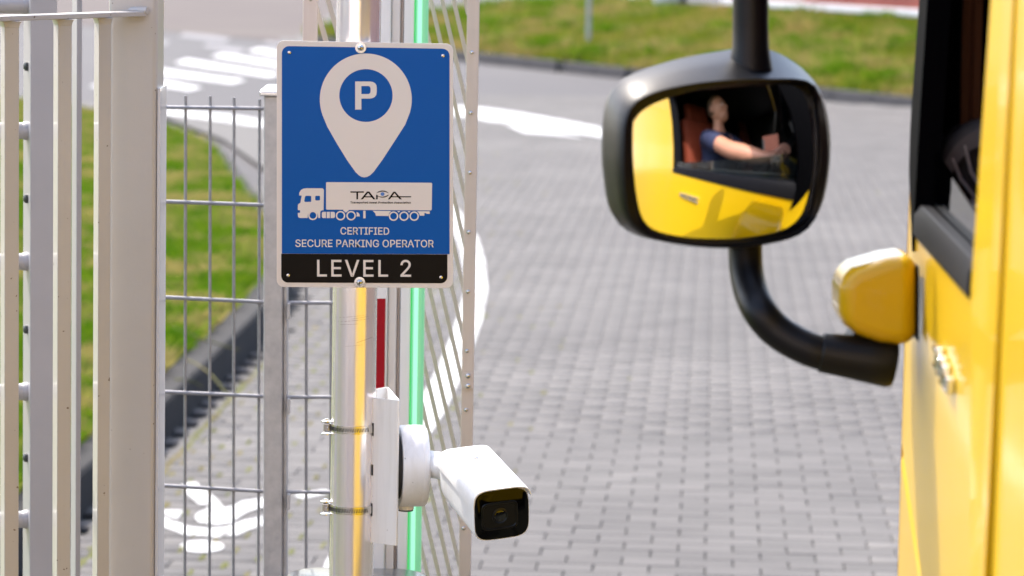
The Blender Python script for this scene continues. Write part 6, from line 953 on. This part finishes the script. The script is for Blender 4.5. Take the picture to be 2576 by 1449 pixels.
# chrome badge on the door
bdg = bpy.data.objects.new('badge', None)
mbb = MB()
for i, (Y_, w_, h_) in enumerate(((3.885, .034, .026), (3.842, .032, .023), (3.80, .034, .024), (3.752, .042, .016))):
    z_ = 1.824-.004*i; c_ = TP(Y_, z_, .006)
    mbb.box(c_+V(0, 0, h_*.38), (w_, .010, .007), (td, tn, V(0, 0, 1))); mbb.box(c_-V(0, 0, h_*.38), (w_, .010, .007), (td, tn, V(0, 0, 1)))
    mbb.box(c_-td*w_*.4, (.010, .009, h_), (td, tn, V(0, 0, 1)))
    if i % 2: mbb.box(c_+td*w_*.4, (.009, .009, h_), (td, tn, V(0, 0, 1)))
mbb.build('chrome_badge', M['chrome'], truck, bevel=.002)
# unseen cargo body, added so the pole reflects more yellow
cb = MB().prism([trow(-6.5, .95, .22)+V(0, 0, 0), trow(1.45, .95, .22), trow(1.45, 3.45, .22), trow(-6.5, 3.45, .22)], -tn*(W-.30)).build('added_cargo_body', YEL, truck, bevel=.03)
MB().prism([trow(-6.52, .88, .20), trow(1.47, .88, .20), trow(1.47, .99, .20), trow(-6.52, .99, .20)], -tn*(W-.26)).build('body_rail', M['galv'], truck, bevel=.01)
# wheel arch, wheel and chassis beam
MB().box(trow(-1.2, .62, W/2+.1), (11.0, W-.9, .25), (td, tn, V(0, 0, 1))).build('chassis', M['rubber'], truck, bevel=.02)
for dp, yw in ((.20, 3.75), (W-.20, 3.75), (.34, -3.6), (W-.10, -3.6)):
    c_ = trow(yw, .46, dp)
    tz = MB().lathe([(.30, -.13), (.44, -.13), (.46, -.10), (.46, .10), (.44, .13), (.30, .13)], c_, tn, 40).build('wheel', M['tyre'], truck)
    MB().lathe([(.29, .115), (.27, .05), (.12, .07), (.10, .10), (.04, .11)], c_, tn, 32).build('rim', M['galv'], tz)
# ---------------- mirror
aY, aP, RM = .42543, .01879, .28783
MC = at(1815, 405, 4.2); mn = V(math.sin(aY)*math.cos(aP), -math.cos(aY)*math.cos(aP), math.sin(aP)); mh = V(0, 0, 1).cross(mn).normalized(); mv_ = mn.cross(mh)
def mpl(pts, off_): return [onplane(x, y, MC+mn*off_, mn) for x, y in pts]
def uv(p): q = p-MC; return q.dot(mh), q.dot(mv_)
def resample(pts, off_, n=72, cpx=(1822, 412)):
    P = [uv(p) for p in mpl(pts, off_)]; c = uv(mpl([cpx], off_)[0]); N = len(P); 
    # smooth closed curve first
    D = []
    for i in range(N):
        p0, p1, p2, p3 = (np.array(P[(i+k_) % N]) for k_ in (-1, 0, 1, 2))
        for t in np.linspace(0, 1, 9)[:-1]: D.append(.5*((2*p1)+(-p0+p2)*t+(2*p0-5*p1+4*p2-p3)*t*t+(-p0+3*p1-3*p2+p3)*t**3))
    D = np.array(D); an = np.unwrap(np.arctan2(D[:, 1]-c[1], D[:, 0]-c[0])); rd = np.hypot(D[:, 1]-c[1], D[:, 0]-c[0])
    an = np.mod(an, 2*np.pi); o_ = np.argsort(an); an, rd = an[o_], rd[o_]; an = np.concatenate([an-2*np.pi, an, an+2*np.pi]); rd = np.tile(rd, 3)
    th = np.linspace(0, 2*np.pi, n, endpoint=False); r_ = np.interp(th, an, rd)
    return np.stack([c[0]+r_*np.cos(th), c[1]+r_*np.sin(th)], 1)
def m3(a_, off_): return [MC+mh*u+mv_*w+mn*off_ for u, w in a_]
GA = [(1593, 400), (1593, 310), (1608, 286), (1650, 259), (1720, 236), (1800, 221), (1900, 213), (2000, 210), (2030, 216), (2046, 236), (2054, 300), (2056, 400), (2046, 490), (2030, 545), (1990, 578), (1900, 600), (1800, 605), (1720, 600), (1650, 582), (1615, 545), (1600, 480)]
GC = [(1562, 350), (1568, 300), (1590, 255), (1650, 225), (1750, 205), (1850, 197), (1990, 195), (2035, 205), (2062, 240), (2080, 330), (2083, 410), (2062, 520), (2035, 572), (1985, 602), (1850, 624), (1720, 617), (1620, 592), (1575, 540), (1562, 440)]
GD = [(1520, 350), (1523, 300), (1535, 240), (1578, 192), (1700, 150), (1840, 124), (1890, 121), (1940, 127), (1990, 152), (2045, 205), (2070, 290), (2072, 400), (2054, 512), (2025, 563), (1985, 594), (1850, 618), (1700, 612), (1590, 587), (1540, 535), (1522, 430)]
def sph(x, y):
    d = ray(x, y).normalized(); oc = CAMP-(MC-mn*RM); b_ = oc.dot(d); return CAMP+d*(-b_-math.sqrt(b_*b_-oc.length_squared+RM*RM))
_pl = mpl
def sphk(x, y, k_):
    d = ray(x, y).normalized(); oc = CAMP-(MC+mn*(k_-RM)); b_ = oc.dot(d); return CAMP+d*(-b_-math.sqrt(max(0, b_*b_-oc.length_squared+RM*RM)))
def mpl(pts, k_): return [sphk(x, y, k_) for x, y in pts]
KC, KD = .011, -.045
A_ = resample(GA, 0.0); C__ = resample(GC, KC); D_ = resample(GD, KD)
sag = lambda u, w: -(RM-math.sqrt(max(1e-6, RM*RM-u*u-w*w)))
mb = MB(); c0 = A_.mean(0); rs = []
for kf in list(np.linspace(.04, 1, 22)):
    rs.append([MC+mh*u+mv_*w+mn*sag(u, w) for u, w in c0+(A_-c0)*kf])
mb.rings(rs, cap=(True, False)); 
head = bpy.data.objects.new('wing_mirror', None)
I_ = c0+(A_-c0)*1.045; E_ = (A_+C__)/2
gsag = [sag(u, w) for u, w in A_]
def ms(a_, k_, f_=1.0): return [MC+mh*u+mv_*w+mn*(sag(u, w)*f_+k_) for u, w in a_]
Dm = D_.mean(0)
rings_ = [ms(c0+(A_-c0)*1.004, -.004), ms(c0+(A_-c0)*1.012, .003), ms(A_*.6+E_*.4, .006), ms(E_*.3+C__*.7, KC+.003), ms(C__, KC), ms(C__*.55+D_*.45, KC*.6+KD*.4), ms(D_, KD), ms(Dm+(D_-Dm)*.95, KD-.028), ms(Dm+(D_-Dm)*.75, KD-.075, .8), ms(Dm+(D_-Dm)*.3, KD-.095, .8)]
mir = MB().rings(rings_, cap=(False, True)).build('wing_mirror', M['black_plastic'], truck)
gm = mb.build('mirror_glass', M['mirror'], mir)
bt = at(1888, 150, 4.24)
ta = [at(1887, 175, 4.28), at(1888, 118, 4.28), at(1888, 60, 4.28), at(1888, 0, 4.28), at(1888, -160, 4.28)]
MB().tube(ta, [.028, .0228, .0221, .0221, .0221], 28).build('upper_arm', M['black_plastic'], mir)
la = [at(1876, 590, 4.275), at(1875, 640, 4.27), at(1879, 690, 4.26), at(1891, 740, 4.24), at(1913, 786, 4.215), at(1947, 826, 4.21), at(1990, 856, 4.205), at(2040, 880, 4.20), at(2085, 893, 4.20)]
def spl(P, n=5):
    o = []; N = len(P)
    for i in range(N-1):
        p0, p1, p2, p3 = P[max(i-1, 0)], P[i], P[i+1], P[min(i+2, N-1)]
        for t in np.linspace(0, 1, n)[:-1]: o.append(.5*((2*p1)+(-p0+p2)*t+(2*p0-5*p1+4*p2-p3)*t*t+(-p0+3*p1-3*p2+p3)*t**3))
    return o+[P[-1]]
MB().tube(spl(la), .0212, 28).build('lower_arm', M['black_plastic'], mir)
sv = [at(2064, 886, 4.20), at(2110, 893, 4.20), at(2180, 904, 4.20), at(2235, 914, 4.20), at(2252, 917, 4.20)]
MB().tube(sv, [.0245, .026, .0285, .030, .027], 28).build('arm_sleeve', M['black_plastic'], mir, bevel=.002)
MB().tube([at(2190, 880, 4.23), at(2180, 850, 4.25)], [.036, .03], 20).build('arm_socket', M['black_plastic'], mir)
fp = [(2112, 705), (2113, 790), (2126, 822), (2160, 846), (2215, 866), (2262, 871), (2309, 870), (2309, 640), (2230, 651), (2150, 674)]
Pf = [at(x, y, 4.17) for x, y in fp]; Pb = [p+V(0, .125, 0) for p in Pf]
MB().rings([Pf, Pb], smooth=False).build('mirror_mount', M['yellow_gloss'], mir, bevel=.020, seg=6)
MB().prism([at(2309, 670, 4.176), at(2312, 670, 4.176), at(2312, 858, 4.176), at(2309, 858, 4.176)], V(0, .09, 0)).build('mount_seam', M['rubber'], mir)  # dark strip drawn for the panel gap between mount and door

# ================================================================== DRIVER
drv = thing('person', 'driver in navy t-shirt and jeans with both hands on the steering wheel', 'person', V(.91, 3.64, 1.67))
def skin_body(name, joints, edges, m, parent, sub=2, root=0):
    me = bpy.data.meshes.new(name+'_cage'); b = BASE[drv.name]
    me.from_pydata([Vector(j[0])-b for j in joints], edges, []); o = bpy.data.objects.new(name+'_cage', me); COL.objects.link(o)
    md = o.modifiers.new('skin', 'SKIN'); md.use_smooth_shade = True; md.branch_smoothing = .6
    for i, j in enumerate(joints):
        r_ = j[1]; me.skin_vertices[0].data[i].radius = r_ if isinstance(r_, tuple) else (r_, r_)
        me.skin_vertices[0].data[i].use_root = (i == root)
    o.modifiers.new('sub', 'SUBSURF').levels = sub
    bpy.context.view_layer.update(); dg = bpy.context.evaluated_depsgraph_get()
    nm = bpy.data.meshes.new_from_object(o.evaluated_get(dg)); nm.name = name; bpy.data.objects.remove(o)
    nm.materials.clear(); nm.materials.append(m); r_ = bpy.data.objects.new(name, nm); COL.objects.link(r_); r_.parent = parent; BASE[r_.name] = b
    for p in nm.polygons: p.use_smooth = True
    return r_
J = []; E_ = []
def jt(p, r_, par=None):
    J.append((p, r_)); 
    if par is not None: E_.append((par, len(J)-1))
    return len(J)-1
pel = jt((.915, 3.62, 1.70), (.13, .10)); wst = jt((.915, 3.61, 1.86), (.13, .10), pel); che = jt((.915, 3.63, 2.04), (.15, .11), wst); clv = jt((.915, 3.655, 2.17), (.11, .08), che)
nk = jt((.912, 3.67, 2.255), .056, clv); nk2 = jt((.91, 3.685, 2.30), .054, nk); jaw = jt((.908, 3.705, 2.345), (.054, .060), nk2); skl = jt((.906, 3.70, 2.405), (.060, .070), jaw)
def hand(side, elbow, wrist, ang_):
    sh = jt((.915+side*.165, 3.66, 2.17), .066, clv); mid_ = Vector(J[sh][0]).lerp(Vector(elbow), .5); ua = jt(tuple(mid_), .058, sh); el = jt(elbow, .050, ua)
    f1 = jt(tuple(Vector(elbow).lerp(Vector(wrist), .35)), .049, el); wr = jt(wrist, .031, f1)
    rim = wpt_(ang_); tg = (wpt_(ang_+.1)-wpt_(ang_-.1)).normalized(); up_ = wa; outd = (rim-wc_).normalized()
    palm = jt(tuple(Vector(wrist).lerp(rim, .55)+up_*.018), (.036, .022), wr)
    for k_, (o_, ln) in enumerate(((-.030, .9), (-.010, 1.0), (.010, .97), (.030, .85))):
        b_ = rim+tg*o_*(1 if side < 0 else -1); q1 = jt(tuple(b_+up_*.023+outd*.004), .0105, palm); q2 = jt(tuple(b_+V(0, .026, .004)*ln), .0095, q1); jt(tuple(b_-up_*.018+V(0, .012, 0)), .0085, q2)
    th1 = jt(tuple(rim+tg*.042-V(0, .012, 0)+up_*.012), .0115, palm); jt(tuple(rim+tg*.068+up_*.020-V(0, .002, 0)), .0095, th1)
hand(-1, (.685, 3.93, 2.055), (.715, 4.165, 2.005), math.pi-.22)
hand(1, (1.13, 3.90, 1.99), (1.10, 4.16, 2.00), .22)
for s_ in (-1, 1):
    h1 = jt((.915+s_*.09, 3.66, 1.69), .085, pel); k1 = jt((.915+s_*.12, 4.05, 1.77), .062, h1); a1 = jt((.915+s_*.12, 4.20, 1.38), .045, k1); jt((.915+s_*.12, 4.36, 1.29), .042, a1)
body = skin_body('body', J, E_, M['skin'], drv)
bm = bmesh.new(); bm.from_mesh(body.data)
for c_, r_ in (((.907, 3.712, 2.402), (.077, .098, .116)), ((.907, 3.752, 2.330), (.050, .052, .052)), ((.907, 3.806, 2.386), (.013, .022, .022)), ((.907, 3.795, 2.352), (.030, .014, .026))):
    mx = Matrix.Translation(Vector(c_)-BASE[drv.name]) @ Matrix.Diagonal((*r_, 1)); bmesh.ops.create_icosphere(bm, subdivisions=4, radius=1, matrix=mx)
for f_ in bm.faces: f_.smooth = True
bm.to_mesh(body.data); bm.free()
# clothes follow the body
T = [((.915, 3.615, 1.74), (.165, .135)), ((.915, 3.605, 1.88), (.170, .135)), ((.915, 3.628, 2.04), (.19, .148)), ((.914, 3.652, 2.165), (.155, .118)), ((.913, 3.664, 2.232), (.082, .076))]
Te = [(0, 1), (1, 2), (2, 3), (3, 4)]
for s_, elb in ((-1, (.685, 3.93, 2.055)), (1, (1.13, 3.90, 1.99))):
    a_ = Vector((.915+s_*.165, 3.66, 2.17)); b_ = Vector(elb); i0 = len(T)
    T += [(tuple(a_+V(0, 0, .004)), .082), (tuple(a_.lerp(b_, .4)), .077), (tuple(a_.lerp(b_, .72)), .072)]; Te += [(3, i0), (i0, i0+1), (i0+1, i0+2)]
skin_body('t_shirt', T, Te, M['shirt'], drv)
Jn = [((.915, 3.62, 1.71), (.145, .115))]; Je = []
for s_ in (-1, 1):
    i0 = len(Jn); Jn += [((.915+s_*.09, 3.66, 1.695), .098), ((.915+s_*.12, 4.05, 1.775), .075), ((.915+s_*.12, 4.19, 1.42), .06)]; Je += [(0, i0), (i0, i0+1), (i0+1, i0+2)]
skin_body('jeans', Jn, Je, M['jeans'], drv)
hc = V(.907, 3.704, 2.402)
MB().rings([[hc+V(math.cos(t)*.082*math.sqrt(1-(z/.122)**2), (math.sin(t)*.103 if math.sin(t) < 0 else math.sin(t)*(.03 if z < .02 else .103 if z > .075 else .03+.073*(z-.02)/.055))*math.sqrt(1-(z/.122)**2), z) for t in np.linspace(0, 2*math.pi, 33)[:-1]] for z in (-.055, -.03, 0, .02, .04, .06, .08, .1, .115, .1215)]).build('hair', M['hair'], drv)
for s_ in (-1, 1):
    MB().ball((.907+s_*.030, 3.793, 2.405), .0115).build('eye', M['plastic_white'], drv)
    MB().ball((.907+s_*.030, 3.8015, 2.405), .0045).build('iris', M['cam_black'], drv)
    MB().ball((.907+s_*.079, 3.70, 2.388), .030, sc=(.35, .6, 1)).build('ear', M['skin'], drv)
    MB().box((.907+s_*.030, 3.799, 2.424), (.034, .008, .006)).build('eyebrow', M['hair'], drv, bevel=.002)
MB().box((.908, 3.803, 2.338), (.040, .008, .008)).build('mouth', mat('lips', (.42, .16, .12), .5), drv, bevel=.003)
